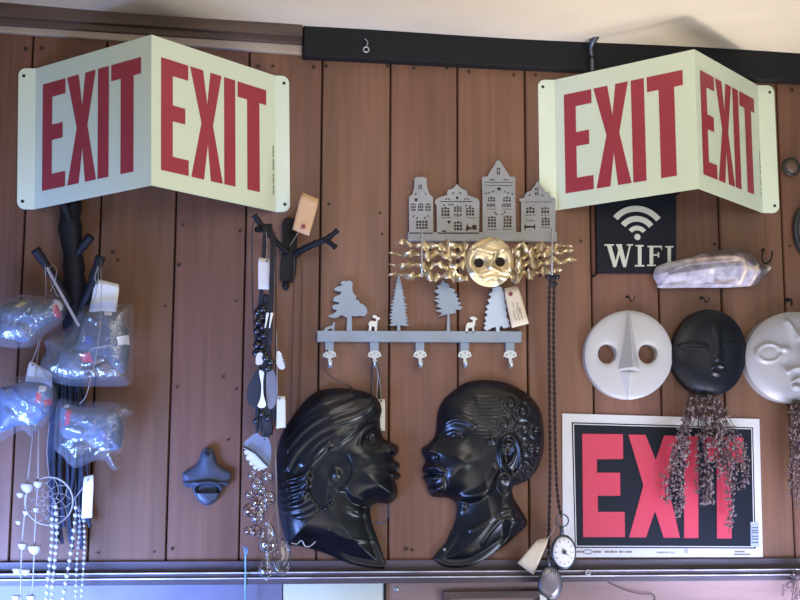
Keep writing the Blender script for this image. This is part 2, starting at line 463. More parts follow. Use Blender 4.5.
# wall below the rail
mb = MB(); q = lambda x: P(x, 590).x
mb.box(xl, q(282), -.001, .03, 0, ZR, 0); mb.box(q(385.5), xr, -.001, .03, 0, ZR, 1)
mb.box(q(282), q(385.5), .004, .03, 0, ZR, 1)
struct(mb.build('wall_lower', ['lowerblue', 'lower']))
mb = MB(); mb.box(q(283.5), q(383.5), -.003, .005, ZR-.5, ZR-.012)
struct(mb.build('trim_5', 'panel', bevel=.001))
mb = MB(); mb.box(q(383.8), q(385.8), -.006, .0, ZR-.9, ZR-.012)
struct(mb.build('trim_6', 'gap'))
mb = MB(); a = P(442, 591); b = P(545, 598)
mb.box(a.x, b.x, -.012, 0, a.z-.012, a.z, 0); mb.box(a.x, a.x+.012, -.0119, 0, a.z-.5, a.z-.0121, 0); mb.box(b.x-.012, b.x, -.0119, 0, a.z-.5, a.z-.0121, 0)
struct(mb.build('trim_7', 'timber', bevel=.001))
# rail: stepped moulding with worn white edges
zt = P(400, 560).z; z1 = P(400, 571.5, .02).z; z2 = P(400, 578, .028).z; zb = P(400, 583, .02).z
mb = MB()
mb.box(xl, xr, -.007, .004, z1, zt, 0); mb.box(xl, xr, -.022, .004, z2+.002, z1, 0); mb.box(xl, xr, -.027, .004, zb, z2+.0015, 0)
mb.box(xl, xr, -.0226, -.0205, z1-.0016, z1+.0006, 1); mb.box(xl, xr, -.0276, -.0255, z2, z2+.0022, 1)
struct(mb.build('trim_3', ['rail', 'railedge'], bevel=.0008))
# timber at the top left, pale strip under it, black beam to its right
xs_ = P(303.5, 40, .02).x
def slab(L, h0, h1, nm, m, bv):
    k = MB(); f = w3(L, h1); k.hexa(f, [(p.x, -h0, p.z) for p in f]); struct(k.build(nm, m, bevel=bv))
k = MB()
for L, h1 in (([(-90, 10), (302.5, 36), (302.5, 18), (-90, -12)], .03), ([(-90, 18.5), (302.5, 44), (302.5, 35), (-90, 9)], .017)):
    f = w3(L, h1); k.hexa(f, [(p.x, .01, p.z) for p in f])
struct(k.build('trim_1', 'timber', bevel=.002))
slab([(-90, 25), (302.5, 54), (302.5, 43.5), (-90, 17.5)], -.005, .009, 'trim_4', 'strip', .002)
bz = P(540, 67.5, .024).z
mb = MB(); mb.box(xs_, xr, -.024, .01, bz, ZC+.02)
struct(mb.build('trim_2', 'beam', bevel=.002))
# ceiling: plaster, faintly rippled, lifted toward the left end
mb = MB(); nx_, ny_ = 130, 50; X0, X1, Y0, Y1 = xl, xr, -3.2, .02
vs = []
for j in range(ny_+1):
    yy = Y1+(Y0-Y1)*(j/ny_)**2
    for i in range(nx_+1):
        xx = X0+(X1-X0)*i/nx_
        lift = max(0, xs_-xx)*.022; vs.append((xx, yy, ZC+lift+.0015*math.sin(xx*9+yy*5)))
fs = [(j*(nx_+1)+i, j*(nx_+1)+i+1, (j+1)*(nx_+1)+i+1, (j+1)*(nx_+1)+i) for j in range(ny_) for i in range(nx_)]
mb.add(vs, fs, 0, True); struct(mb.build('ceiling', 'ceiling'))
mb = MB(); mb.box(xl, xr, -3.2, .03, -.02, 0); struct(mb.build('floor', 'floor'))

# ================================================================== EXIT SIGNS
def rect(a, b, c, d): return [(a, c), (b, c), (b, d), (a, d)]
VB, VT = .115, .868
LET = [  # E X I T in fractions of a sign face
    [(.07, VB), (.278, VB), (.278, VB+.105), (.157, VB+.105), (.157, .458), (.252, .458), (.252, .565), (.157, .565), (.157, VT-.105), (.275, VT-.105), (.275, VT), (.07, VT)],
    [(.298, VB), (.398, VB), (.428, .36), (.452, VB), (.548, VB), (.47, .5), (.54, VT), (.45, VT), (.424, .64), (.392, VT), (.29, VT), (.378, .5)],
    rect(.56, .652, VB, VT),
    [(.752, VB), (.858, VB), (.858, VT-.11), (.918, VT-.11), (.918, VT), (.672, VT), (.672, VT-.11), (.752, VT-.11)]]

def v_sign(name, label, corners, folds, depth):
    (tlx, tly), (trx, try_), (brx, bry), (blx, bly) = corners
    TL, TR, BR, BL = P(tlx, tly, .003), P(trx, try_, .003), P(brx, bry, .003), P(blx, bly, .003)
    lerp = lambda a, b, t: a+(b-a)*t
    t1 = (P(folds[0], tly).x-TL.x)/(TR.x-TL.x); t2 = (P(folds[1], try_).x-TL.x)/(TR.x-TL.x)
    F1t, F1b = lerp(TL, TR, t1), lerp(BL, BR, t1); F2t, F2b = lerp(TL, TR, t2), lerp(BL, BR, t2)
    At, Ab = (F1t+F2t)/2, (F1b+F2b)/2; At = At.copy(); Ab = Ab.copy(); At.y = -depth; Ab.y = -depth
    root = thing(name, (BL+BR)/2, label, 'sign')
    def flange(nm, T0, B0, T1, B1, left):
        w = (T1-T0).length; hh = (T0-B0).length; rr = .013
        n = 6; pts = []
        def at(u, v): return lerp(lerp(B0, B1, u/w), lerp(T0, T1, u/w), v/hh)
        if left:
            pts = [at(w, 0)]+[at(w, hh)]+[at(rr-rr*math.sin(PI/2*k/n), hh-rr+rr*math.cos(PI/2*k/n)) for k in range(n+1)]+[at(rr-rr*math.cos(PI/2*k/n), rr-rr*math.sin(PI/2*k/n)) for k in range(n+1)]
        else:
            pts = [at(0, 0), at(0, hh)]+[at(w-rr+rr*math.sin(PI/2*k/n), hh-rr+rr*math.cos(PI/2*k/n)) for k in range(n+1)]+[at(w-rr+rr*math.cos(PI/2*k/n), rr-rr*math.sin(PI/2*k/n)) for k in range(n+1)]
        return pts
    k = MB(); pf = flange('f', TL, BL, F1t, F1b, True); k.flat([(p.x, p.z) for p in pf], (), .001, -.003)
    k.build('flange', 'sign', root)
    k = MB(); pf = flange('f', F2t, F2b, TR, BR, False); k.flat([(p.x, p.z) for p in pf], (), .001, -.003)
    k.build('flange', 'sign', root)
    for (T0, B0, T1, B1) in ((F1t, F1b, At, Ab), (At, Ab, F2t, F2b)):
        nrm = (T1-T0).cross(B0-T0).normalized()
        if nrm.y > 0: nrm = -nrm
        k = MB(); th = -nrm*.0014
        k.hexa([B0, B1, T1, T0], [B0+th, B1+th, T1+th, T0+th])
        face = k.build('sign_face', 'sign', root)
        fm = lambda u, v, o=.0006: lerp(lerp(B0, B1, u), lerp(T0, T1, u), v)+nrm*o
        for L in LET:
            k = MB(); k.flat(L, (), fmap=fm)
            sub(k.build('letter', 'red', root), face)
    # tiny line of print running up the sheet beside the second flange, and the mounting screws
    k = MB()
    for i in range(26):
        if i in (5, 11, 12, 19): continue
        v = .12+.36*i/26
        k.flat(rect(.972, .985 if i % 3 else .98, v, v+.008), (), fmap=lambda a, b: lerp(lerp(Ab, F2b, a), lerp(At, F2t, a), b)+Vector((.0004, -.0007, 0)))
    k.build('fine_print', 'ink', root)
    for (T, B, s) in ((TL, BL, 1), (TR, BR, -1)):
        for v in (.945, .055):
            p = lerp(B, T, v)+Vector((s*.009, 0, 0)); k = MB()
            k.lathe((p.x, -.001, p.z), [(.0035, 0), (.0035, .0018), (.002, .0026)], 10); k.build('screw', 'ink', root)
    return root
v_sign('exit_sign', 'pale green folded EXIT sign with red letters, left one, above the bagged toys',
       [(18.5, 68), (289, 76), (290, 212), (17, 209)], (36, 275), .195)
v_sign('exit_sign', 'pale green folded EXIT sign with red letters, above the WIFI plaque',
       [(538, 79.5), (774, 85.5), (779.5, 213), (540, 210)], (554, 757), .19)

# flat red on black EXIT sign
c = cr(550, 390, 1/2.856)
root = thing('exit_sign', P(662, 556, .003), 'flat rectangular white-bordered sign, black field with large red EXIT, behind dried flowers', 'sign')
k = MB(); quad(c((37, 478), (608, 478), (598, 83), (35, 67)), -.001, .003, k); k.build('board', 'white', root)
k = MB(); quad(c((71, 451), (588, 453), (580, 107), (62, 92)), .002, .0034, k); fld = k.build('black_field', 'navy', root)
k = MB(); 
for a, b in (((67, 97), (576, 111)), ((576, 111), (583, 448)), ((583, 448), (75, 446)), ((75, 446), (67, 97))):
    a_, b_ = w3(c(a), .0038)[0], w3(c(b), .0038)[0]; d = (b_-a_).normalized()*.0008; n_ = Vector((-d.z, 0, d.x))
    k.add([a_-n_, b_-n_, b_+n_, a_+n_], [(0, 1, 2, 3)])
sub(k.build('border_line', 'white', root), fld)
for L in ([(92, 125), (208, 126), (209, 197), (134, 198), (134, 236), (200, 236), (201, 302), (136, 302), (137, 348), (213, 348), (214, 420), (95, 420)],
          [(224, 127), (273, 128), (302, 200), (326, 130), (376, 131), (336, 271), (371, 422), (325, 422), (300, 345), (274, 421), (226, 421), (267, 272)],
          [(384, 131), (423, 132), (424, 423), (383, 423)],
          [(440, 132), (552, 136), (554, 207), (516, 206), (519, 424), (477, 424), (476, 205), (441, 204)]):
    k = MB(); k.flat(w2(c(*L), .004), (), -.003, -.0042); sub(k.build('letter', 'pinkred', root), fld)
k = MB(); quad(c((574, 448), (598, 448), (596, 377), (573, 377)), .002, .005, k); bl = k.build('price_label', 'barcode', root)
k = MB()
for y0 in (392, 400, 406, 416, 424, 434): quad(c((576, y0+3), (595, y0+3), (595, y0), (576, y0)), .004, .0054, k)
sub(k.build('stripe', 'opener', root), bl)
def dashes(spans, y, hgt):
    k = MB()
    for a, b in spans: quad(c((a, y+hgt), (b, y+hgt), (b, y), (a, y)), .002, .0036, k)
    return k
dashes([(76, 90), (91, 97), (124, 146), (156, 170), (172, 184), (186, 192), (197, 208), (210, 214), (217, 234)], 459, 6).build('fine_print', 'pencil', root)
dashes([(525, 572)], 467, 5).build('fine_print', 'pencil', root); dashes([(527, 556)], 459, 5).build('fine_print', 'pencil', root)
def text_mesh(body, size, loc, name, m, parent, ext=.0003):
    cu = bpy.data.curves.new(name, 'FONT'); cu.body = body; cu.size = size; cu.extrude = ext; cu.resolution_u = 3
    o = bpy.data.objects.new(name, cu); COL.objects.link(o)
    bpy.context.view_layer.update()
    me = bpy.data.meshes.new_from_object(o.evaluated_get(bpy.context.evaluated_depsgraph_get()))
    COL.objects.unlink(o); bpy.data.objects.remove(o)
    k = MB(); k.add([(loc[0]+v.co.x, loc[1]-v.co.z, loc[2]+v.co.y) for v in me.vertices], [tuple(p.vertices) for p in me.polygons])
    return k.build(name, m, parent)
text_mesh('MADE IN U.S.A.', .0052, P(*c((305, 467))[0], .0035), 'fine_print', 'pencil', root)
k = MB(); k.tube([P(*p, .0035) for p in c(*ellipse(108, 462, 13, 6, 20))], .0006, 6, closed=True); k.build('printed_emblem', 'opener', root)
k = MB(); k.tube([P(*p, .0035) for p in c(*ellipse(389, 460, 4, 5, 14))], .0006, 6, closed=True); k.build('printed_emblem', 'pencil', root)

# WIFI plaque
c = cr(580, 190, .15)
root = thing('wifi_sign', P(637, 272, .003), 'square black plaque with pale signal arcs reading WIFI', 'sign')
k = MB(); o4 = smooth(w2(c((117, 535), (126, 550), (632, 550), (640, 540), (640, 40), (632, 30), (112, 30), (108, 40)), .012), 3)
k.flat(o4, (), .001, -.012); k.build('plaque', 'navy', root, bevel=.001)
ctr = P(*c((383, 313))[0], .0125); s = .15*MPP*.97
k = MB(); k.lathe((ctr.x, -.0118, ctr.z), [(22*s, 0), (22*s, .0012)], 20, smooth=False); k.build('dot', 'white', root)
def arc(r0, r1, w):
    n = 18
    return [(ctr.x+r1*s*math.sin(w*(2*i/n-1)), ctr.z+r1*s*math.cos(w*(2*i/n-1))) for i in range(n+1)]+[(ctr.x+r0*s*math.sin(w*(1-2*i/n)), ctr.z+r0*s*math.cos(w*(1-2*i/n))) for i in range(n+1)]
MT['plaqueprint'] = mat('pale_plaque_paint', S(190, 192, 178), .55)
for r0, r1, w in ((48, 80, .9), (110, 150, .9), (182, 223, .88)):
    k = MB(); k.flat(arc(r0, r1, w), (), -.0118, -.013); k.build('signal_arc', 'plaqueprint', root)
def strokes(nm, qs):
    k = MB()
    for i_, q in enumerate(qs): k.flat(w2(c(*q), .0125), (), -.0118, -.0128-.00015*i_)
    k.build(nm, 'plaqueprint', root)
strokes('letter', [[(180, 370), (208, 370), (246, 500), (230, 514), (222, 514)], [(228, 514), (240, 514), (272, 400), (262, 385), (256, 398)], [(246, 370), (278, 370), (310, 495), (297, 514), (288, 514)], [(294, 514), (306, 514), (338, 370), (328, 370)],
                   [(162, 362), (224, 362), (224, 371), (162, 371)], [(240, 362), (280, 362), (280, 371), (240, 371)], [(312, 362), (352, 362), (352, 371), (312, 371)]])
strokes('letter', [[(386, 370), (410, 370), (410, 508), (386, 508)], [(370, 367), (424, 367), (424, 376), (370, 376)], [(366, 500), (428, 500), (428, 510), (366, 510)]])
strokes('letter', [[(464, 372), (488, 372), (488, 506), (464, 506)], [(450, 372), (545, 372), (545, 382), (450, 382)], [(536, 382), (546, 382), (546, 402)], [(488, 428), (522, 428), (522, 438), (488, 438)], [(518, 415), (527, 415), (527, 450), (518, 450)], [(448, 498), (505, 498), (505, 507), (448, 507)]])
strokes('letter', [[(584, 374), (606, 374), (606, 506), (584, 506)], [(568, 374), (622, 374), (622, 383), (568, 383)], [(568, 498), (622, 498), (622, 507), (568, 507)]])

# ================================================================== HOUSE RACK
def rx(x0, y0, x1, y1): return [(x0, y1), (x1, y1), (x1, y0), (x0, y0)]
def panes(x0, y0, x1, y1, nx=3, ny=3, arch=True):
    out = []; w = (x1-x0)/nx; h = (y1-y0)/ny
    for j in range(ny):
        for i in range(nx):
            a, b = x0+i*w+w*.13, x0+(i+1)*w-w*.13; e, f = y0+j*h+h*.13, y0+(j+1)*h-h*.13
            if arch and j == 0 and nx == 3 and i != 1: e += h*.28
            out.append(rx(a, e, b, f))
    return out
def pts_px(c, L): return c(*L)
root = thing('house_coat_rack', P(482, 241, .004), 'grey steel wall rack with a row of four gabled town house silhouettes', 'coat rack')
HH = .012
k = MB(); quad(cr(380, 140, .25)((112, 404), (708, 404), (708, 368), (112, 368)), -.001, HH, k); k.build('rail_bar', 'steel', root, bevel=.0006)
c1 = cr(400, 150, .15); c2 = cr(475, 150, .15)
sw = lambda x, y, d=1: [(x, y+3), (x+9*d, y+7), (x+18*d, y-1), (x+12*d, y-6), (x+5*d, y-1)]
houses = [
    (c1, [(62, 560), (60, 320), (66, 308), (82, 296), (92, 262), (97, 225), (96, 188), (110, 186), (112, 178), (135, 182), (158, 178), (162, 186), (180, 186), (178, 228), (186, 265), (200, 298), (216, 310), (220, 320), (222, 560)],
     panes(70, 352, 106, 408)+panes(119, 352, 157, 408)+panes(167, 352, 206, 408)+panes(106, 468, 186, 528, 4, 3)+[rx(124, 230, 131, 262), rx(137, 230, 145, 262), sw(95, 292), sw(180, 292, -1), rx(98, 322, 116, 342), sw(82, 440), sw(196, 440, -1), sw(104, 452), sw(176, 452, -1)]),
    (c1, [(246, 560), (244, 366), (232, 356), (236, 332), (258, 318), (300, 304), (314, 300), (314, 284), (320, 266), (348, 260), (362, 248), (380, 226), (398, 248), (412, 258), (440, 268), (448, 284), (450, 302), (470, 306), (508, 320), (528, 336), (530, 360), (526, 560)],
     panes(274, 376, 332, 442)+panes(357, 372, 413, 414)+panes(438, 376, 496, 440)+panes(358, 472, 416, 538)+[rx(362+i*9, 424, 367+i*9, 444) for i in range(6)]
     + [rx(270, 341, 482, 346), sw(300, 326), sw(338, 326, -1), sw(424, 326), sw(462, 326, -1), [(374, 310), (388, 310), (388, 328), (374, 328)], sw(345, 286), sw(412, 286, -1), sw(320, 364), sw(360, 364, -1), sw(284, 366), sw(430, 370), sw(478, 370, -1), rx(270, 450, 336, 454), rx(440, 450, 500, 454),
        [(316, 470), (338, 474), (336, 494), (330, 482), (322, 496)], rx(280, 536, 308, 545), [(434, 536), (440, 515), (450, 490), (456, 512), (478, 516), (484, 500), (508, 500), (512, 530), (494, 534), (482, 526), (460, 532), (446, 540)]]),
    (c2, [(50, 550), (50, 300), (46, 190), (54, 178), (84, 176), (92, 158), (110, 130), (130, 98), (142, 76), (155, 68), (168, 76), (182, 98), (204, 132), (224, 160), (230, 178), (262, 178), (270, 190), (268, 300), (274, 550)],
     panes(84, 308, 136, 346, 3, 2)+panes(186, 308, 240, 346, 3, 2)+[rx(80+i*10, 356, 86+i*10, 380) for i in range(6)]+[rx(182+i*10, 356, 188+i*10, 380) for i in range(6)]
     + panes(84, 438, 142, 518, 3, 4)+panes(188, 434, 246, 518, 3, 4)+[rx(145, 118, 153, 136), rx(158, 118, 167, 136), rx(145, 142, 153, 164), rx(158, 142, 167, 164), sw(96, 198), sw(132, 198, -1), sw(188, 198), sw(226, 198, -1), rx(66, 214, 250, 218), rx(66, 234, 250, 238),
        [(146, 252), (168, 246), (172, 270), (150, 266)], sw(62, 290), sw(84, 284), sw(130, 276, -1), sw(188, 278), sw(212, 286), sw(258, 292, -1), sw(122, 414), sw(152, 428, -1), sw(172, 428), sw(208, 414, -1), rx(82, 392, 140, 396), rx(184, 392, 244, 396), rx(80, 528, 146, 532), rx(184, 528, 248, 532)]),
    (c2, [(308, 550), (308, 345), (296, 338), (298, 324), (328, 318), (334, 300), (346, 280), (374, 272), (386, 250), (400, 238), (410, 216), (420, 208), (432, 216), (440, 238), (452, 252), (470, 276), (492, 284), (502, 298), (505, 314), (532, 318), (538, 328), (535, 550)],
     panes(340, 376, 400, 424, 3, 2)+panes(440, 376, 496, 424, 3, 2)+panes(442, 446, 500, 506)+[rx(400, 252, 408, 270), rx(413, 252, 421, 270), rx(400, 280, 408, 302), rx(413, 280, 421, 302), sw(356, 300), sw(460, 300, -1), rx(330, 344, 512, 348), rx(334, 432, 404, 436), rx(436, 432, 500, 436),
        rx(338, 468, 395, 472), [(328, 496), (336, 496), (338, 506), (392, 506), (394, 496), (402, 496), (402, 530), (394, 530), (394, 518), (338, 518), (338, 530), (328, 530)], rx(438, 514, 502, 518)])]
for c, o_, hs in houses:
    jig = lambda L: [(a+random.uniform(-.35, .35), b+random.uniform(-.35, .35)) for a, b in L]
    k = MB(); k.flat(w2(c(*jig(o_)), HH), [w2(c(*jig(h)), HH) for h in hs], -.009, -HH); k.build('house_silhouette', 'steel', root)
for px, ya, yb in ((422, 258, 276), (552, 247, 274)):
    a = P(px, 236.5, .011); a0 = P(px, ya-22, .078); b0 = P(px, yb, .08)
    k = MB(); k.tube([a, Vector((a0.x, -.076, a.z+.001)), Vector((a0.x, -.08, a.z-.004)), Vector((a0.x, -.076, (a0.z+b0.z)/2)), b0], .0012, 8)
    k.ball(b0, .0022, mi=0); k.build('hook', 'bright', root)

# ================================================================== GOLD FACE SCULPTURE
root = thing('gold_face_sculpture', P(490, 287, .02), 'gold metal wall sculpture, round frowning face with wavy strips to both sides', 'wall sculpture')
c = cr(460, 230, .15)
disc = ellipse(489.7, 262.3, 24, 24.8, 64)
eyes = [ellipse(*c((124, 220))[0], 4.9, 4.9, 22), ellipse(*c((266, 214))[0], 4.9, 4.9, 22)]
def Hg(X, Y, sd):
    h = .052+.007*(1-np.exp(-sd/6))
    b1 = c((55, 128), (110, 130), (160, 148), (205, 156), (260, 150), (335, 116)); b2 = c((80, 125), (130, 105), (180, 75), (230, 55))
    d1 = linedist(smooth(b1, 5, False), X, Y); yl = np.interp(X, [p[0] for p in b1], [p[1] for p in b1])
    h += .0035*np.exp(-(d1/2.6)**2)*(Y < yl) - .003*np.exp(-(d1/1.6)**2)*(Y >= yl)
    d2 = linedist(smooth(b2, 5, False), X, Y); h += -.004*np.exp(-(d2/1.3)**2)+.003*np.exp(-((d2-2.2)/1.4)**2)
    n = c((235, 160), (225, 200), (195, 240), (215, 262), (250, 276)); h += .005*ridge(n, X, Y, 2.2)
    m = c((150, 318), (190, 302), (230, 300), (280, 306), (318, 310)); dm = linedist(smooth(m, 5, False), X, Y)
    h += -.0025*np.exp(-(dm/1.1)**2)+.0015*np.exp(-((dm-2.3)/1.4)**2)
    h += .004*G(X, Y, *c((90, 285))[0], 4)+.004*G(X, Y, *c((330, 260))[0], 3.5)+.003*G(X, Y, *c((235, 345))[0], 4)
    return h
relief(root, [('face_disc', 'gold', None)], disc, Hg, back=.049, ref=.05, cell=.6, holes=eyes)
for e in eyes:
    k = MB(); k.flat(w2([(489.7+(a-489.7), b) for a, b in [(x, y) for x, y in e]], .048), (), -.0475, -.0485); k.build('eye_backing', 'hole', root)
k = MB(); q_ = P(489.7, 262, .0); k.lathe((q_.x, .001, q_.z), [(.006, 0), (.006, .046), (.012, .0475)], 12); k.build('mounting_post', 'iron', root)
random.seed(3)
rows = [((467, 247), (392, 242), 1), ((466, 256), (389, 253.5), 1), ((466, 266), (389, 265), 1), ((468, 277), (388, 274.5), 1),
        ((512, 248.5), (574, 246), 0), ((514, 256), (575, 250.5), 0), ((514, 265), (577, 260), 0), ((510, 276), (562, 270), 0)]
for i, (a, b, lf) in enumerate(rows):
    n = 46; vs = []; ph = random.random()*6
    for j in range(n+1):
        t = j/n; px = a[0]+(b[0]-a[0])*t; py = a[1]+(b[1]-a[1])*t
        py += 1.9*math.sin(t*19+ph+i)*(1-.5*t); hh = .047+.008*math.sin(t*27+ph*2)
        if i in (0, 4): py = max(py, 245.5) if t < .8 else py
        p = P(px, py, hh); w = (6.4*(1-t)**.5+.5)*MPP*(.8+.4*math.sin(t*23+ph)); tw = .95*math.sin(t*31+ph)+.2
        d = Vector((.15*math.sin(t*20), -math.sin(tw), math.cos(tw)))*w
        vs += [p+d, p-d]
    k = MB(); k.add(vs, [(2*j, 2*j+1, 2*j+3, 2*j+2) for j in range(n)], 0, True)
    o = k.build('wavy_strip', 'goldray', root); m = o.modifiers.new('thickness', 'SOLIDIFY'); m.thickness = .0009
for px in (430, 540):
    k = MB(); a = P(px, 248, .034); b = P(px, 277, .034); k.tube([a, b], .0018, 6); k.build('rear_wire', 'iron', root)
    
# ================================================================== TREE RACK
root = thing('tree_coat_rack', P(419, 342, .004), 'blue-grey metal wall rack topped with four cut-out trees and small animals', 'coat rack')
c1 = cr(310, 275, .15); c2 = cr(420, 275, .15); HT = .012
k = MB(); b_ = w3([(317.3, 341.6), (521.5, 342.3), (521.7, 331.2), (317.3, 330.6)], HT)
k.hexa(b_, [(p.x, .001, p.z) for p in b_]); k.build('rail_bar', 'bluesteel', root, bevel=.0006)
def sil(nm, c, L, m='bluesteel', n=1):
    k = MB(); L = w2(c(*L), HT); k.flat(smooth(L, n) if n > 1 else L, (), -.0095, -HT); k.build(nm, m, root)
sil('broadleaf_tree', c1, [(244, 378), (248, 285), (210, 265), (190, 278), (165, 288), (130, 282), (124, 268), (150, 262), (168, 250), (182, 234), (155, 228), (148, 205), (168, 196), (190, 196), (195, 182), (170, 178), (154, 172), (160, 150), (178, 138), (196, 134), (212, 116), (190, 108), (166, 104), (162, 90), (180, 78), (198, 74), (222, 66), (206, 58), (205, 48), (225, 38), (245, 42), (265, 36), (278, 46), (285, 60), (280, 88), (288, 120), (310, 142), (302, 162), (325, 170), (332, 188), (356, 196), (378, 222), (382, 252), (362, 276), (335, 270), (305, 276), (278, 270), (280, 378)])
random.seed(11)
def spruce(cx, top, bot, w, n, asym=1.0):
    Lf, Rt = [], []
    for i in range(n):
        t = (i+.6)/n; y = top+(bot-top)*t; ww = w*(t**.85)*(1 if t < .86 else .9-.1*(t-.86)/.14)
        for lst, s in ((Lf, -1), (Rt, 1)):
            r1 = random.uniform(.82, 1.1)
            lst.append((cx+s*(ww*r1+4), y+6))
            lst.append((cx+s*(ww*.6+2), y+11))
    return [(cx, top)]+Rt+[(cx+w*.45, bot+2), (cx+10, bot-4), (cx+10, 378), (cx-10, 378), (cx-10, bot-4), (cx-w*.45, bot+2)]+Lf[::-1]
sil('spruce_tree', c1, spruce(592, -4, 338, 80, 15))
sil('pine_tree', c2, [(178, 378), (184, 262), (158, 266), (122, 276), (150, 254), (104, 238), (150, 226), (106, 206), (128, 190), (94, 166), (138, 160), (98, 150), (130, 130), (94, 108), (126, 90), (114, 72), (140, 60), (150, 34), (166, 50), (190, 58), (196, 84), (236, 98), (224, 120), (252, 130), (240, 146), (262, 156), (248, 172), (278, 190), (252, 200), (286, 216), (268, 232), (236, 230), (242, 252), (196, 262), (200, 378)])
sil('broad_conifer', c2, [(444, 372), (424, 352), (440, 338), (426, 322), (444, 308), (430, 284), (452, 266), (432, 246), (456, 228), (438, 210), (466, 190), (450, 168), (478, 146), (458, 128), (480, 114), (488, 98), (482, 88), (506, 82), (522, 72), (545, 84), (552, 104), (566, 120), (562, 142), (572, 160), (564, 182), (578, 206), (570, 232), (582, 256), (574, 278), (596, 304), (588, 322), (604, 342), (584, 350), (560, 356), (542, 336), (530, 352), (530, 378), (510, 378), (506, 346), (484, 350), (462, 364)], 'bluesteel2')
sil('fox_figure', c1, [(92, 376), (94, 364), (108, 348), (130, 341), (150, 335), (154, 320), (160, 312), (167, 318), (164, 345), (160, 376), (150, 376), (148, 356), (122, 360), (116, 376)])
sil('deer_figure', c1, [(390, 380), (394, 345), (390, 322), (405, 305), (440, 310), (442, 292), (418, 282), (420, 268), (438, 268), (450, 280), (468, 285), (462, 298), (450, 304), (448, 340), (442, 390), (434, 390), (430, 345), (412, 342), (404, 390), (396, 390)], 'bright')
sil('deer_figure', c2, [(302, 376), (308, 335), (318, 318), (350, 315), (354, 300), (334, 292), (336, 282), (352, 276), (372, 284), (386, 294), (370, 302), (368, 328), (360, 350), (362, 388), (352, 388), (348, 352), (322, 354), (318, 388), (308, 388)], 'bright')
for i, px in enumerate((329.5, 374.5, 420.0, 464.8, 510.2)):
    k = MB(); quad([(px-4.2, 358), (px+4.2, 358), (px+4.2, 341), (px-4.2, 341)], -.001, .008, k)
    hk = k.build('hook', 'bluesteel', root)
    k = MB(); pts = [P(px, 356, .006), P(px, 362, .009), P(px+.3, 366, .016), P(px+.8, 367, .024), P(px+1.2, 364, .03), P(px+1.2, 360, .031)]
    k.tube(smooth(pts, 4, False), [.0034]*21, 8, squash=.45); sub(k.build('hook_tip', 'bright', root), hk)
    fan = [(px-6.8, 356.5), (px-5.6, 352.4), (px-2.4, 350.6), (px+2.6, 350.6), (px+5.8, 352.4), (px+7, 356.2), (px+4.0, 357.4), (px+1.5, 358.4), (px+1.3, 363), (px-1.2, 363), (px-1.3, 358.4), (px-3.8, 357.4)]
    hl = [[(a+px, b) for a, b in ellipse(u, v, .95, 1.0, 8)] for u, v in ((-3.6, 355), (.1, 353.2), (3.8, 355))]
    k = MB(); k.flat(w2(fan, .034), [w2(h, .034) for h in hl], -.032, -.034); sub(k.build('mushroom_ornament', 'bright', root), hk)

# ================================================================== BUST PLAQUES
W = [(306, 400), (318, 391), (332, 388), (348, 388), (362, 390.5), (373, 395), (379.5, 401), (382, 409), (381, 416), (381, 422), (382, 431), (384.5, 438.5), (390, 441.5), (396, 444), (399.5, 446.8), (399.6, 451), (397.5, 454.5), (394.5, 457), (396, 460), (399.5, 462.3), (401, 466), (398.7, 469.5), (398, 471), (401.3, 474.5), (401.4, 477), (398.2, 479.4), (395.8, 481), (397.5, 485), (398.7, 491), (397.5, 497), (394, 501.5), (387, 503.6), (378, 503), (372, 506), (371, 513), (372.3, 521), (375, 529.5), (380, 543.5), (384.5, 557.5), (387, 564.5), (385.5, 568.5), (380, 569), (369.5, 568), (352, 564.5), (338, 559), (324, 553), (310, 548.7), (298, 546), (289, 545), (284, 534), (279, 510), (275, 475), (280, 440), (291, 419)]
Ws = smooth(W, 4)
c = cr(275, 380, .175)
edge = c((625, 225), (560, 235), (490, 280), (440, 320), (370, 370), (330, 382)) + [(329, 450), (322, 458), (312, 470), (308, 482), (312, 496), (318, 505)]
scarf_poly = [(400, 380), (384, 419)]+[tuple(p) for p in smooth(edge, 4, False)]+[(318, 506), (312, 516), (300, 520), (286, 514), (265, 500), (265, 380)]
hair_lines = [c((590, 130), (480, 200), (360, 240), (230, 300), (120, 400), (60, 500)), c((560, 90), (440, 130), (300, 190), (170, 280), (70, 400)),
              c((330, 305), (240, 360), (190, 420), (150, 480)), c((610, 180), (500, 230), (420, 290), (330, 330), (250, 400), (190, 500)), c((430, 70), (280, 110), (150, 210)),
              c((470, 285), (420, 330), (350, 378), (300, 380))]
braids = [c((185, 515), (150, 550), (75, 570)), [(308, 477), (300, 484), (288, 488)], [(307, 484), (301, 491), (290, 495)], [(304, 492), (299, 499), (291, 502)]]
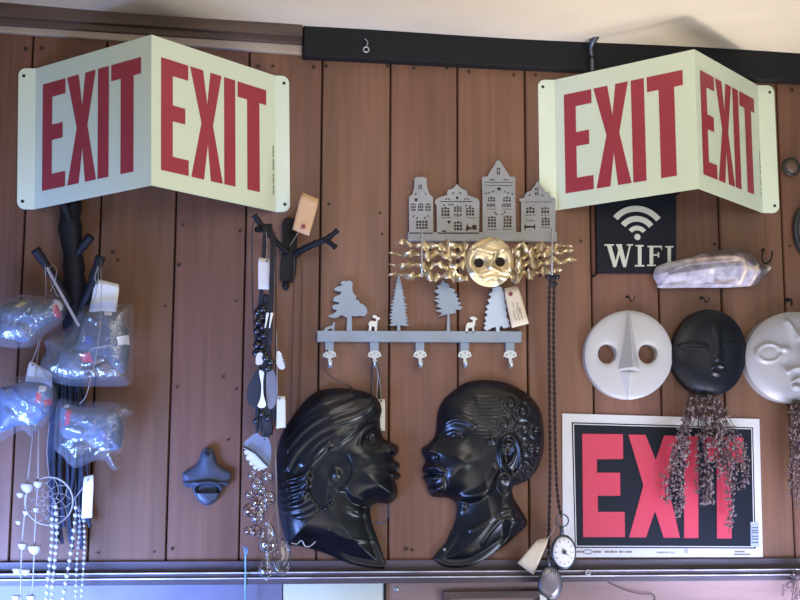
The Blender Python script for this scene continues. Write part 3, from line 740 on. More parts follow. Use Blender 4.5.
def HW(X, Y, sd):
    h = .009+.03*(1-np.exp(-sd/11))+.012*(1-np.exp(-sd/34))
    scarf = inpoly(scarf_poly, X, Y).astype(float)
    dl = linedist(smooth(edge, 4, False), X, Y)
    h += .004*scarf*np.clip(dl/2.5, 0, 1)
    for L in hair_lines: h += .0022*ridge(L, X, Y, 2.6)
    for L in braids: h += .007*ridge(L, X, Y, 2.2)
    h += .0006*np.sin(linedist(smooth(hair_lines[0], 5, False), X, Y)*.9)*scarf*np.clip(dl/5, 0, 1)*np.clip(sd/8, 0, 1)
    # turban knot over the brow
    h += .006*G(X, Y, 374, 405, 7, 9)
    # brow, eye, nose, lips, chin, jaw
    face = 1-scarf
    h += face*(-.009*G(X, Y, 371, 438, 8, 5.5)+.003*ridge([(358, 444), (361, 435), (368, 429), (377, 427)], X, Y, 2)+.0075*G(X, Y, 373.8, 438.3, 3.2, 2.7)
               + .003*ridge([(367, 437), (371, 434.6), (377, 435)], X, Y, 1)+.002*ridge([(367, 441), (372, 442.5), (378, 441.6)], X, Y, 1))
    h += .004*G(X, Y, 393, 450, 4, 4)+.003*ridge([(386, 443), (392, 448), (396, 451)], X, Y, 3)-.003*G(X, Y, 389, 456, 2, 2)
    h += .003*ridge([(393, 464), (399, 465.5)], X, Y, 2)-.004*ridge([(390, 471), (398, 470.8)], X, Y, 1)+.003*ridge([(393, 476), (400, 476)], X, Y, 2)
    h += .004*G(X, Y, 391, 492, 6, 7)
    h += .011*G(X, Y, 374, 487, 15, 12, -.5)+.005*G(X, Y, 362, 455, 12, 10)
    # under the jaw the neck falls back
    jaw = [(345, 489), (352, 498), (362, 502), (374, 503), (388, 504)]
    jy = np.interp(X, [p[0] for p in jaw], [p[1] for p in jaw], left=487, right=504)
    nk = sstep(-2, 6, Y-jy)*sstep(322, 356, X)
    h -= .009*nk*np.clip(sd/8, 0, 1)
    h += .005*nk*G(X, Y, 357, 511, 10, 4, .3)
    # bust slopes back to the wall at its cut edge
    h -= .008*sstep(520, 566, Y)*np.clip(sd/8, 0, 1)
    h += .002*ridge([(330, 530), (345, 538), (372, 541)], X, Y, 2)
    # ear under the hoop
    h += .005*G(X, Y, 335, 474, 4, 5)-.003*G(X, Y, 331, 468, 12, 14)
    return np.maximum(h, .009)
root = thing('bust_plaque', P(340, 566, .003), 'black glazed head plaque in profile facing right, with folded head scarf and bead earring', 'wall plaque', 'black head plaques facing each other')
relief(root, [('face_and_neck', 'blackgloss', None), ('head_scarf', 'blackgloss', lambda x, y: inpoly(scarf_poly, x, y))], Ws, HW, cell=.8, ref=.02)
k = MB(); k.tube([P(331+22*math.cos(a), 469+24*math.sin(a), .056) for a in [-.75+2.0*i/24 for i in range(25)]], .0016, 8); k.build('hoop_earring', 'blackgloss', root)
k = MB()
for px, py, rr in ((331, 495, 1.6), (330, 499, 1.7), (332, 503, 1.6), (326, 508.5, 2.2), (329, 505, 1.3), (323, 510, 1.4)): k.ball(P(px, py, .05), rr*MPP, n=10, m=7)
k.build('bead_earring', 'blackgloss', root)

MO = [(458, 388), (467.5, 382), (481.5, 379.4), (495.5, 380), (509.5, 383), (520, 388), (530.5, 395), (538.4, 404), (543, 414.5), (545, 427.5), (545.4, 441.5), (544, 454), (540, 466), (536, 473), (529, 480), (520, 484.5), (514.5, 486.5), (514, 493), (516.5, 500), (522, 509), (527, 517.5), (529, 523), (525, 529), (513, 540), (499, 551), (485, 560.5), (473, 566), (460.5, 568), (448, 567.5), (439.5, 564), (435, 559.5), (438, 554), (444, 547), (448, 542), (451, 535), (454.4, 528), (457.5, 519), (458.7, 510.5), (457.5, 502.5), (450, 498.2), (441, 497.4), (434, 496.5), (430, 491), (429, 485.5), (427, 482), (424.6, 478.5), (424.8, 475.5), (427, 473.6), (424, 471), (424.2, 466.5), (427, 462), (425.6, 457), (423.4, 453), (424, 447.5), (430, 443.5), (435.5, 437), (438, 428), (438.5, 418), (440.5, 408), (446, 398)]
Ms = smooth(MO, 4)
c = cr(415, 375, .175)
hairM = [(436, 380)]+[(462, 386), (470, 396), (474, 408), (476, 420), (484, 430), (486, 441), (490, 446), (496, 440), (503, 435), (512, 436), (518, 444), (518, 458), (514, 470), (512, 480), (512, 490)]+[(560, 490), (560, 370)]
def HM(X, Y, sd):
    h = .009+.03*(1-np.exp(-sd/11))+.013*(1-np.exp(-sd/34))
    hair = inpoly(hairM, X, Y).astype(float)
    dl = linedist(hairM[1:16], X, Y)
    h += .0016*hair*np.clip(dl/4, 0, 1)
    # short waves at the temple, curls behind
    tw = G(X, Y, 484, 412, 13, 16); h += .0016*np.sin(Y*1.75+.06*(X-484)**2*.2)*tw*np.clip(sd/6, 0, 1)
    for cx, cy, s in ((520, 412, 11), (534, 430, 9), (522, 430, 8), (508, 404, 9), (536, 450, 9), (524, 466, 9), (528, 448, 8), (500, 424, 7), (530, 402, 7)):
        rr = np.hypot(X-cx, Y-cy); an = np.arctan2(Y-cy, X-cx)
        h += .002*np.sin(rr*.8+an*1.0)*np.exp(-(rr/s)**2)*hair*np.clip(sd/4, 0, 1)
        h += .0025*np.exp(-(rr/(s*.7))**2)*hair
    fn = G(X, Y, 526, 472, 11, 13); h += .0018*np.sin(np.arctan2(Y-455, X-512)*26)*fn*hair*np.clip(sd/3, 0, 1)
    # brow and eye
    h += -.007*G(X, Y, 452, 435, 9, 5)+.004*ridge([(445, 423), (452, 419.5), (462, 421), (470, 426)], X, Y, 2.6)
    h += .0055*G(X, Y, 452.5, 434.8, 4.2, 2.6)+.002*ridge([(446, 434), (452, 431.4), (459, 434)], X, Y, 1)+.0016*ridge([(446, 437), (452, 438.4), (459, 437)], X, Y, 1)
    # nose, lips, chin
    h += .004*G(X, Y, 430, 451, 4.5, 4)+.003*ridge([(438, 436), (433, 444), (428, 449)], X, Y, 3)-.003*G(X, Y, 436, 457, 2, 2.6)
    h += .004*ridge([(426, 467.5), (433, 467), (440, 471)], X, Y, 2.2)-.004*ridge([(426, 473.4), (434, 473.6), (442, 475)], X, Y, 1)+.004*ridge([(426.5, 478), (434, 479)], X, Y, 2.2)
    h += .005*G(X, Y, 437, 490, 6, 5)-.004*G(X, Y, 445, 482, 3, 7)
    h += .006*G(X, Y, 458, 462, 11, 11)
    h += .005*ridge([(494, 470), (486, 486), (476, 494), (462, 497)], X, Y, 4)
    # ear
    ear = ellipse(507, 456, 10, 20, 40, -.12)
    h += .007*np.exp(-((linedist(ear+ear[:1], X, Y))/2.4)**2)+.005*ridge([(501, 446), (507, 444), (511, 452), (508, 462), (503, 466)], X, Y, 1.8)-.006*G(X, Y, 503, 456, 3.5, 6)
    h += .007*G(X, Y, 505, 474, 3.5, 4)+.004*G(X, Y, 488, 441, 3, 3)
    jaw = [(440, 497), (456, 498), (470, 499), (480, 496), (490, 488), (497, 478)]
    jy = np.interp(X, [p[0] for p in jaw], [p[1] for p in jaw], left=497, right=476)
    nk = sstep(-1, 5, Y-jy)*sstep(512, 500, X); h -= .009*nk*np.clip(sd/8, 0, 1)
    h += .006*nk*G(X, Y, 463, 505, 4, 6)
    h -= .008*sstep(515, 566, Y)*np.clip(sd/8, 0, 1)
    for L in ([(513, 509), (498, 512), (486, 520), (470, 530)], [(514, 517), (500, 520), (490, 530), (482, 544)]): h += .0022*ridge(L, X, Y, 1.6)
    return np.maximum(h, .009)
root = thing('bust_plaque', P(480, 566, .003), 'black glazed head plaque in profile facing left, short curly hair and hoop earring', 'wall plaque', 'black head plaques facing each other')
relief(root, [('face_and_neck', 'blackgloss', None), ('hair', 'blackgloss', lambda x, y: inpoly(hairM, x, y))], Ms, HM, cell=.8, ref=.02)
k = MB(); k.tube([P(504+7*math.cos(2*PI*i/28), 484+11*math.sin(2*PI*i/28), .05) for i in range(28)], .0026, 8, closed=True); k.build('hoop_earring', 'blackgloss', root)
k = MB()
for px, py in ((453.5, 532.4), (458, 532), (462.6, 531.2), (468.6, 529.6), (474, 527.6), (479, 525)): k.ball(P(px, py, .036), 1.25*MPP)
k.build('bead_necklace', 'blackgloss', root)
k = MB(); k.lathe(P(444.5, 549.5, .026), [(.003, 0), (.002, .002), (.0008, .003)], 10); k.build('stud', 'bright', root)

# ================================================================== MASKS
c = cr(565, 300, 1/3.404)
cx, cy = 628.7, 355
out = ellipse(cx, cy, 44, 44.4, 110)
eyes = [ellipse(606.7, 354, 9.3, 9.9, 44), ellipse(647.2, 354, 9.7, 9.9, 44)]
def H1(X, Y, sd):
    h = .016+.003*(1-np.exp(-sd/2.5))+.004*(1-((X-cx)**2+(Y-cy)**2)/44**2)
    x0 = 627.8; t = np.clip((Y-311)/(370-311), 0, 1); wid = 1.5+9.5*t**1.3
    up = np.clip(1-np.abs(X-x0)/wid, 0, 1)*(.004+.022*t)*sstep(372, 368.5, Y)
    s = np.clip((397-Y)/(397-371), 0, 1); wid2 = 1+9.5*s
    lo = np.clip(1-np.abs(X-x0)/wid2, 0, 1)*(.003+.011*s)*sstep(369.5, 373.5, Y)
    return h+np.maximum(up, lo)
root = thing('wall_mask', P(628.7, 399, .002), 'round white glazed mask with round eye holes and long beak nose', 'mask', 'round masks in a row')
relief(root, [('mask_face', 'whitemask', None)], out, H1, cell=.7, ref=.016, holes=eyes)

out = [(672, 357), (673, 345), (677, 333), (683, 323), (691, 315), (701, 310.4), (711, 309.6), (721, 312), (731, 318), (739, 327), (744, 339), (745.6, 352), (744, 366), (739, 379), (731, 388.6), (721, 394), (710, 396), (699, 393.6), (688, 388), (679, 378), (673.6, 368)]
out = smooth(out, 5)
def H2(X, Y, sd):
    h = .02+.016*(1-np.exp(-sd/12))
    h += .002*ridge([(679, 346), (690, 344.6), (703, 347)], X, Y, 1.6)+.0015*ridge([(682, 350), (692, 348.6), (704, 350.4)], X, Y, 1.2)
    h += .0015*ridge([(722, 345), (732, 343.6), (741, 345)], X, Y, 1.8)
    h += .003*ridge([(713, 330), (714, 345), (714, 357)], X, Y, 4)+.002*G(X, Y, 714, 360, 5, 3)
    h += .0035*ridge([(709, 368), (714, 366), (720, 367.6)], X, Y, 1.4)+.004*ridge([(710, 373), (715, 374.6), (720, 373)], X, Y, 1.7)
    return h
root = thing('wall_mask', P(708, 396, .002), 'round black glossy mask with narrow eyes, hanging over the dried flowers', 'mask', 'round masks in a row')
relief(root, [('mask_face', 'blackmask', None)], out, H2, cell=.8, ref=.018)

out = smooth(ellipse(793, 357.6, 48, 45.6, 60), 2)
def H3(X, Y, sd):
    h = .022+.014*(1-np.exp(-sd/7))
    for sx in (0, 1):
        X_ = X if not sx else 2*797.5-X
        d = np.hypot((X_-765)/11.2, (Y-353.6)/8.6); h += .0045*np.exp(-((d-1)/.2)**2)+.003*np.exp(-(d/.8)**4)
        h += .006*G(X_, Y, 781, 350, 5, 3, .2)-.004*G(X_, Y, 777, 353, 2.5, 2)
        h += .006*ridge([(793, 339), (789, 330), (784, 322)], X_, Y, 2.5)-.003*G(X_, Y, 788, 344, 6, 10, .3)
        h += .006*ridge([(785, 372), (789, 369.6), (795, 369)], X_, Y, 2.2)-.004*G(X_, Y, 783, 364, 5, 5)
    h += .01*ridge([(797.5, 336), (797.5, 352), (797.5, 366)], X, Y, 4.5)
    h += .006*ridge([(789, 382), (794, 379), (797.5, 380.4), (801, 379), (806, 382)], X, Y, 1.8)-.003*ridge([(789, 384), (797.5, 384), (806, 384)], X, Y, 1)+.006*ridge([(791, 387), (797.5, 389), (804, 387)], X, Y, 2)
    return h
root = thing('wall_mask', P(793, 403, .002), 'round pale grey mask with ringed eyes, cut off by the photo edge', 'mask', 'round masks in a row')
relief(root, [('mask_face', 'greymask', None)], out, H3, cell=.8, ref=.02)

# ================================================================== SHELL OVER THE PLAQUE
c = cr(640, 235, .2)
out = smooth(c((85, 215), (80, 192), (95, 155), (150, 132), (240, 112), (330, 84), (420, 68), (500, 64), (560, 75), (592, 105), (625, 140), (668, 148), (672, 162), (640, 195), (600, 240), (540, 252), (420, 258), (250, 258), (110, 259), (100, 240)), 4)
nz = [(rng.uniform(655, 776), rng.uniform(246, 290), rng.uniform(2, 5), rng.uniform(-1, 1)) for _ in range(90)]
def HS(X, Y, sd):
    h = .016+.03*(1-np.exp(-sd/9))
    h += .004*ridge(c((240, 120), (350, 110), (480, 112), (510, 160), (505, 240)), X, Y, 2.2)+.004*ridge(c((590, 110), (575, 180), (560, 250)), X, Y, 2)
    h -= .003*inpoly(c((110, 200), (240, 150), (480, 130), (495, 240), (120, 245)), X, Y)*np.clip(sd/5, 0, 1)
    for a, b, s, w in nz: h = h+.0014*w*G(X, Y, a, b, s)
    return h
def tS(X, Y):
    b = np.tile(np.array(S(168, 165, 186)[:3]), (len(X), 1))
    def mixc(m, col, f=1.0):
        nonlocal b
        m = np.clip(m*f, 0, 1)[:, None]; b = b*(1-m)+np.array(S(*col)[:3])*m
    mixc(ridge(c((250, 125), (350, 118), (480, 122)), X, Y, 4), (196, 170, 156), 1)
    mixc(inpoly(c((500, 60), (690, 60), (690, 270), (560, 255), (600, 180), (520, 130)), X, Y)*1.0, (96, 82, 80), .85)
    mixc(ridge(c((360, 90), (440, 82), (520, 84), (570, 110)), X, Y, 5), (104, 88, 84), .9)
    mixc(ridge(c((505, 130), (515, 180), (500, 240)), X, Y, 2), (226, 206, 190)); mixc(ridge(c((585, 150), (570, 200), (560, 245)), X, Y, 1.6), (214, 196, 184))
    mixc(ridge(c((510, 168), (580, 170)), X, Y, 2), (224, 206, 196))
    mixc(G(X, Y, *c((660, 158))[0], 3), (226, 214, 204)); mixc(ridge(c((160, 240), (230, 236)), X, Y, 1.6), (120, 108, 110), .8)
    mixc(G(X, Y, *c((350, 185))[0], 3.2, 3.2), (240, 238, 244)); mixc(ridge(c((380, 225), (420, 235), (470, 225)), X, Y, 2), (120, 98, 94), .9)
    mixc(ridge(c((100, 160), (170, 140), (240, 130)), X, Y, 4), (232, 228, 238), .7)
    return b
root = thing('pale_shell', P(715, 287, .016), 'long rough lilac-white shell with brown ridged end, over corner of WIFI plaque', 'shell')
relief(root, [('shell_body', 'pearl', None)], out, HS, back=.0155, ref=.03, cell=.7, tone=tS)
for px, py in ((700, 282), (748, 282)):
    k = MB(); a = P(px, py, 0); k.tube([(a.x, .001, a.z), (a.x, -.018, a.z)], .0016, 8); k.build('support_nail', 'iron', root)

# ================================================================== BOTTLE OPENER
c = cr(160, 440, .125)
out = smooth(c((380, 62), (345, 75), (325, 110), (310, 165), (280, 205), (225, 240), (182, 265), (182, 310), (195, 368), (230, 378), (258, 390), (275, 430), (300, 475), (340, 515), (378, 524), (420, 512), (458, 478), (480, 430), (495, 390), (520, 372), (550, 362), (562, 320), (570, 262), (530, 238), (480, 205), (452, 165), (442, 110), (415, 72)), 4)
def HO(X, Y, sd):
    h = .009+.006*(1-np.exp(-sd/3))+.004*G(X, Y, *c((378, 130))[0], 9, 16)
    up = c((200, 350), (290, 340), (378, 330), (470, 340), (550, 350)); h += .005*ridge(up, X, Y, 1.6)
    mouth = inpoly(c((285, 420), (290, 375), (340, 360), (420, 360), (470, 378), (475, 420)), X, Y)
    h = np.where(mouth, h-.011, h)
    h += .006*inpoly(c((290, 425), (470, 425), (455, 470), (378, 520), (310, 470)), X, Y)
    rim = c((265, 400), (285, 365), (340, 345), (420, 345), (478, 368), (495, 400)); h += .007*ridge(rim, X, Y, 1.7)
    return h
root = thing('bottle_opener', P(207, 506, .002), 'blue-grey cast iron bottle opener screwed to a bare plank', 'bottle opener')
relief(root, [('opener_plate', 'opener', None)], out, HO, cell=.5, ref=.01)
q = P(*c((378, 112))[0], .019); k = MB(); k.lathe((q.x, -.017, q.z), [(.0045, 0), (.0045, .0016), (.003, .003)], 12); k.build('screw', 'iron', root)
q = P(*c((378, 470))[0], .02); k = MB(); k.lathe((q.x, -.018, q.z), [(.003, 0), (.003, .002), (.002, .003)], 12); k.build('screw', 'opener', root)

# ================================================================== TWIG HOOKS
def branch(pts, rads, h, n=9, wob=.12):
    """pts in photo pixels with heights"""
    path = [P(a, b, hh) for (a, b), hh in zip(pts, h)]
    pr = [(p.x, p.y, p.z, r*MPP) for p, r in zip(path, rads)]
    sm = smooth([q[:3] for q in pr], 5, False)
    rr = np.interp(np.linspace(0, len(rads)-1, len(sm)), range(len(rads)), [q[3] for q in pr])
    rr = [float(r*(1+random.uniform(-wob, wob))) for r in rr]
    k = MB(); k.tube(sm, rr, n); return k
random.seed(21)
root = thing('twig_coat_hook', P(74, 355, .01), 'black cast branch wall hook under the left EXIT sign, bagged toys hanging from it', 'coat hook')
branch([(72, 199), (70, 225), (73, 255), (75, 290), (75, 325), (74, 356)], [9, 10.5, 10, 10.5, 11, 8], [.016, .018, .018, .018, .018, .016], 12).build('trunk', 'iron', root)
branch([(70, 304), (58, 284), (46, 265), (35, 249)], [4.5, 4, 4.2, 4.6], [.03, .05, .062, .07]).build('branch', 'iron', root)
branch([(80, 315), (88, 296), (94, 278), (101, 256)], [5, 4.4, 4.4, 4.8], [.03, .05, .06, .066]).build('branch', 'iron', root)
branch([(78, 252), (84, 245), (91, 236)], [4.5, 4.2, 4.6], [.026, .036, .042]).build('branch', 'iron', root)
branch([(70, 222), (66, 210), (63, 203)], [4, 3.4, 3], [.03, .036, .04]).build('branch', 'iron', root)
root = thing('twig_coat_hook', P(290, 280, .006), 'black cast twig wall hook with forked branches, beside manila tag on a plank', 'coat hook')
k = MB(); k.flat(smooth(w2([(283.5, 219), (296, 220), (297, 235), (297, 258), (295, 279), (288, 281), (280.5, 279), (281.5, 258), (283, 238)], .012), 3), (), .001, -.012); k.build('back_plate', 'iron', root, bevel=.002)
branch([(296, 254), (304, 249), (317, 243), (328, 238), (338, 230)], [4, 3.2, 3, 3, 2.6], [.014, .03, .045, .052, .058]).build('branch', 'iron', root)
branch([(324, 239.5), (330, 243), (335.5, 247.5)], [2.6, 2.6, 2.8], [.05, .056, .06]).build('branch', 'iron', root)
branch([(287, 252), (278, 244), (272, 237), (264, 229), (254, 215)], [3.4, 3, 3, 3.2, 3], [.014, .03, .042, .05, .056]).build('branch', 'iron', root)
branch([(264, 229), (259, 230), (256, 229)], [2.6, 2.6, 2.8], [.05, .056, .06]).build('branch', 'iron', root)
k = MB(); q = P(286, 285.5, .006); k.ball((q.x, -.004, q.z), .006, .006, .0085); k.build('screw', 'iron', root)

# ================================================================== TAGS
def tag(label, quad4, h, m, hole=None, string=None, reinf=False, scribble=None, group=None, curl=0.0, sm=.0007):
    p4 = [P(a, b, h[i] if isinstance(h, (list, tuple)) else h) for i, (a, b) in enumerate(quad4)]
    bl, br, tr, tl = p4
    root = thing('hang_tag', (bl+br)/2, label, 'tag', group)
    lerp = lambda a, b, t: a+(b-a)*t
    nrm = (br-bl).cross(tl-bl).normalized()
    if nrm.y > 0: nrm = -nrm
    k = MB(); n = 6; pts = []
    for j in range(n+1):
        for i in range(n+1):
            u, v = i/n, j/n
            uu = .5+(u-.5)*(1-.12*max(0, (v-.8)/.2))
            pts.append(lerp(lerp(bl, br, uu), lerp(tl, tr, uu), v)+nrm*(curl*math.sin(v*PI)*.01))
    k.add(pts, [(j*(n+1)+i, j*(n+1)+i+1, (j+1)*(n+1)+i+1, (j+1)*(n+1)+i) for j in range(n) for i in range(n)], 0, True)
    o = k.build('card', m, root); md = o.modifiers.new('thickness', 'SOLIDIFY'); md.thickness = sm
    if hole:
        q = lerp(lerp(bl, br, hole[0]), lerp(tl, tr, hole[0]), hole[1])+nrm*.0012
        s_ = .0042 if reinf else .0016
        if reinf:
            k = MB(); k.lathe(q, [(s_, 0), (s_, .0004)], 18, smooth=False); k.build('reinforcement_ring', 'reinf', root)
        k = MB(); k.lathe(q+nrm*.0005, [(.0015, 0), (.0015, .0003)], 10, smooth=False); k.build('punched_hole', 'ink', root)
    if string:
        k = MB(); k.tube(smooth([tuple(P(a, b, hh)) for a, b, hh in string], 5, False), .0008, 6); k.build('string', 'cordtan', root)
    if scribble:
        k = MB()
        for (u, v, du, dv) in scribble:
            a = lerp(lerp(bl, br, u), lerp(tl, tr, u), v)+nrm*.0012; pp = []
            for j in range(9):
                b = lerp(lerp(bl, br, u+du*j/8+.05*math.sin(j*2.1)*(dv != 0)), lerp(tl, tr, u+du*j/8), v+dv*j/8+.02*math.sin(j*2.4)*(du != 0))+nrm*.0012
                pp.append(b)
            k.tube(pp, .0004, 4)
        k.build('handwriting', 'pencil', root)
    return root
tag('manila tag with red ring, tilted beside the black twig hook', [(309, 235.5), (293, 229), (301.5, 192), (319, 199)][::-1] and [(292.5, 229.5), (309, 236), (319.5, 199.5), (301.5, 192)], .05, 'manila', (.55, .17), [(302, 227, .05), (296, 236, .045), (290, 246, .016)], True)
tag('cream tag with red ring and faint writing, hanging from the tree rack', [(512, 328), (529, 323.5), (518.3, 285.6), (503.6, 288.5)], [.03, .03, .022, .022], 'manila2', (.36, .83), [(509.5, 293, .024), (506, 296, .018), (505, 302, .014)], True,
    [(.3, .15, 0, .28), (.5, .12, 0, .35), (.7, .14, 0, .3), (.62, .3, 0, .3), (.35, .5, 0, .1)])
tag('narrow white tag hanging with the black necklaces below the twig hook', [(258.3, 289), (269.5, 289.6), (270, 258.8), (258, 257.4)], .078, 'tagwhite', (.72, .9), [(267, 261, .08), (267, 248, .076), (266.5, 236, .07), (266, 229, .062)])
tag('large blank white tag sticking up behind the upper bagged toy', [(89, 312), (116, 312), (120, 284.5), (95.5, 278.5)], .062, 'tagwhite', (.1, .86), [(97, 283, .066), (95, 278, .068), (98, 266, .074)])
tag('white card tag standing behind the light blue bagged toy, below the dark trunk', [(24, 388), (52, 388), (52, 373), (29, 360)], .052, 'tagwhite', (.2, .9), [(31, 364, .054), (38, 345, .05), (40, 330, .05)])
tag('white tag hanging over the dark yarn, low above the picture rail', [(81.5, 518.5), (92, 517.5), (94, 474.5), (83.5, 477)], .075, 'tagwhite', (.45, .9), [(88.5, 479, .077), (84, 486, .074), (76, 497, .07), (72, 503, .07)])
tag('blank white tag hanging low among the necklaces beside the headscarf', [(276.5, 428.5), (285.7, 427.5), (285.6, 396.2), (277, 396)], .072, 'tagwhite', (.3, .92), [(279, 399, .074), (277.5, 392, .075), (276.8, 352, .076), (276.5, 330, .076)])
tag('white tag peeking out behind the front of the headscarf', [(375, 431), (385, 431), (385.2, 399), (377, 399)], .003, 'tagwhite', (.5, .93), [(381, 401, .0036), (380, 385, .012), (377, 368, .03), (375, 361, .034)])
tag('worn cream tag curled beside the pocket watches', [(533.5, 575), (517.5, 563), (537, 540), (549.5, 537.5)], [.046, .04, .04, .046], 'manila2', (.7, .9), [(546, 540, .046), (552, 533, .05), (555, 525, .05)], curl=.5)

# thin strap from the left twig
root = thing('card_strap', P(79, 326, .1), 'thin pale strap hanging diagonally from the left black branch', 'strap')
a, b = P(47, 268, .082), P(79, 326, .1); k = MB(); d = Vector((.0019, 0, .0012)); e = Vector((0, -.004, 0))
k.hexa([a-d, a+d, b+d, b-d], [a-d+e, a+d+e, b+d+e, b-d+e]); k.build('strap_card', 'cordtan', root)
k = MB(); k.tube([P(48, 270, .08), P(53, 264, .078), P(57, 270, .076), P(55, 282, .07), P(50, 292, .068)], .0006, 6); k.build('thread', 'cordtan', root)

# ================================================================== BAGGED TOYS
def crumple(seed, bb, n=26):
    r = np.random.default_rng(seed); L = []
    for _ in range(n):
        a = (r.uniform(bb[0], bb[2]), r.uniform(bb[1], bb[3])); th = r.uniform(0, PI); l = r.uniform(6, 26)
        b = (a[0]+l*math.cos(th), a[1]+l*math.sin(th)); mid = ((a[0]+b[0])/2+r.uniform(-4, 4), (a[1]+b[1])/2+r.uniform(-4, 4))
        L.append(([a, mid, b], r.uniform(.8, 2.0), r.uniform(-.003, .005)))
    return L
def bag(label, toylabel, outline, toy, h0, seed, toyparts, plushm, string):
    O = smooth(outline, 4); A = np.array(O); bb = (A[:, 0].min(), A[:, 1].min(), A[:, 0].max(), A[:, 1].max()); CRs = crumple(seed, bb)
    def HB(X, Y, sd):
        h = h0+.014+.030*(1-np.exp(-sd/7))
        f = np.clip(sd/4, 0, 1)
        for L, w, a in CRs: h = h+f*a*ridge(L, X, Y, w)
        return h
    root = thing('plastic_bag', P(A[:, 0].mean(), bb[3], h0), label, 'plastic bag', 'clear bags on the left branch hook')
    relief(root, [('bag_film', 'film', None)], O, HB, back=h0, ref=h0+.02, cell=1.0)
    k = MB(); k.tube(smooth([tuple(P(*s)) for s in string], 5, False), .0006, 6); k.build('hanging_thread', 'cordtan', root)
    T = smooth(toy, 4)
    def HT_(X, Y, sd):
        h = h0+.002+.022*(1-np.exp(-sd/6))
        for kind, pts, w, a in toyparts[1]: h = h+a*ridge(pts, X, Y, w)
        return np.minimum(h, h0+.03)
    t = thing('soft_toy', P(np.array(T)[:, 0].mean(), np.array(T)[:, 1].max(), h0), toylabel, 'soft toy', 'bagged soft toys')
    parts = [('body', plushm, None)]+[(n_, m_, (lambda pl: (lambda x, y: inpoly(pl, x, y)))(pl)) for n_, m_, pl in toyparts[0]]
    relief(t, parts, T, HT_, back=h0+.001, ref=h0+.02, cell=.9)
bag('clear crumpled bag, topmost at the photo edge, with blue-grey toy pointing up at the branch', 'blue-grey soft toy with a yellow patch and red collar in topmost bag',
    [(-6, 303), (10, 298), (24, 294), (40, 296), (52, 293), (62, 297), (66, 308), (62, 320), (52, 328), (40, 336), (32, 345), (18, 347), (4, 346), (-6, 340)],
    [(-4, 308), (10, 301), (26, 299), (42, 303), (54, 298), (61, 304), (59, 316), (48, 322), (34, 330), (27, 340), (14, 340), (8, 332), (-4, 336)], .052, 5,
    ([('yellow_patch', 'yellow', [(14, 306), (22, 300), (26, 302), (19, 308)]), ('muzzle', 'clothwhite', [(50, 296), (58, 295), (63, 306), (58, 312)]), ('collar', 'clothred', [(50, 305), (57, 304), (60, 312), (58, 318), (53, 316)]), ('head', 'plush3', [(40, 298), (51, 296), (54, 318), (44, 324)])],
     [('r', [(6, 320), (24, 322), (34, 330)], 4, -.006), ('r', [(30, 306), (34, 320)], 3, -.004)]), 'plush', [(58, 297, .09), (52, 284, .086), (48, 268, .076)])
bag('large clear bag under the white tag, grey toy with dark and white band inside', 'dark grey soft toy with dark and white leg band in the large bag',
    [(76, 314), (84, 306), (100, 302), (118, 303), (132, 305), (133, 330), (132, 360), (131, 382), (118, 386), (98, 386), (80, 386), (60, 384), (44, 376), (40, 362), (46, 350), (44, 340), (56, 332), (70, 326)],
    [(86, 312), (100, 307), (114, 310), (122, 322), (127, 330), (129, 350), (124, 372), (112, 366), (104, 356), (92, 362), (84, 376), (68, 378), (56, 370), (60, 352), (74, 344), (80, 330)], .05, 8,
    ([('dark_band', 'clothdark', [(116, 318), (130, 318), (132, 336), (118, 336)]), ('white_band', 'clothwhite', [(117, 337), (131, 333), (132, 343), (118, 345)]), ('star_patch', 'clothblue', [(84, 336), (91, 335), (92, 344), (85, 345)]), ('red_patch', 'clothred', [(80, 354), (90, 352), (92, 362), (82, 362)]), ('white_patch', 'clothwhite', [(104, 309), (111, 309), (111, 315), (104, 315)])],
     [('r', [(100, 320), (106, 340), (100, 356)], 4, -.006), ('r', [(74, 350), (90, 350)], 3, -.004)]), 'plush3', [(92, 306, .086), (97, 290, .08), (99, 266, .072)])
bag('clear bag at the photo edge holding light blue toy, under white card tag', 'light blue soft toy with red and white bits, in lower bag at photo edge',
    [(-6, 386), (8, 380), (22, 376), (40, 377), (52, 382), (56, 394), (54, 408), (48, 420), (40, 428), (30, 436), (22, 430), (12, 434), (2, 440), (-6, 438)],
    [(-4, 391), (10, 385), (24, 381), (40, 382), (50, 387), (51, 400), (46, 414), (34, 424), (20, 424), (8, 428), (-4, 430)], .056, 12,
    ([('red_patch', 'clothred', [(36, 393), (41, 392), (41, 402), (36, 403)]), ('cheek', 'clothwhite', [(38, 385), (45, 385), (46, 391), (39, 392)]), ('collar', 'clothred', [(43, 400), (52, 398), (52, 404), (44, 406)]), ('star_patch', 'clothblue', [(12, 388), (18, 387), (19, 393), (13, 394)])],
     [('r', [(8, 406), (20, 414), (32, 412)], 4, -.006)]), 'plush2', [(35, 379, .06), (38, 352, .046), (44, 322, .044), (46, 290, .046), (45, 266, .08)])
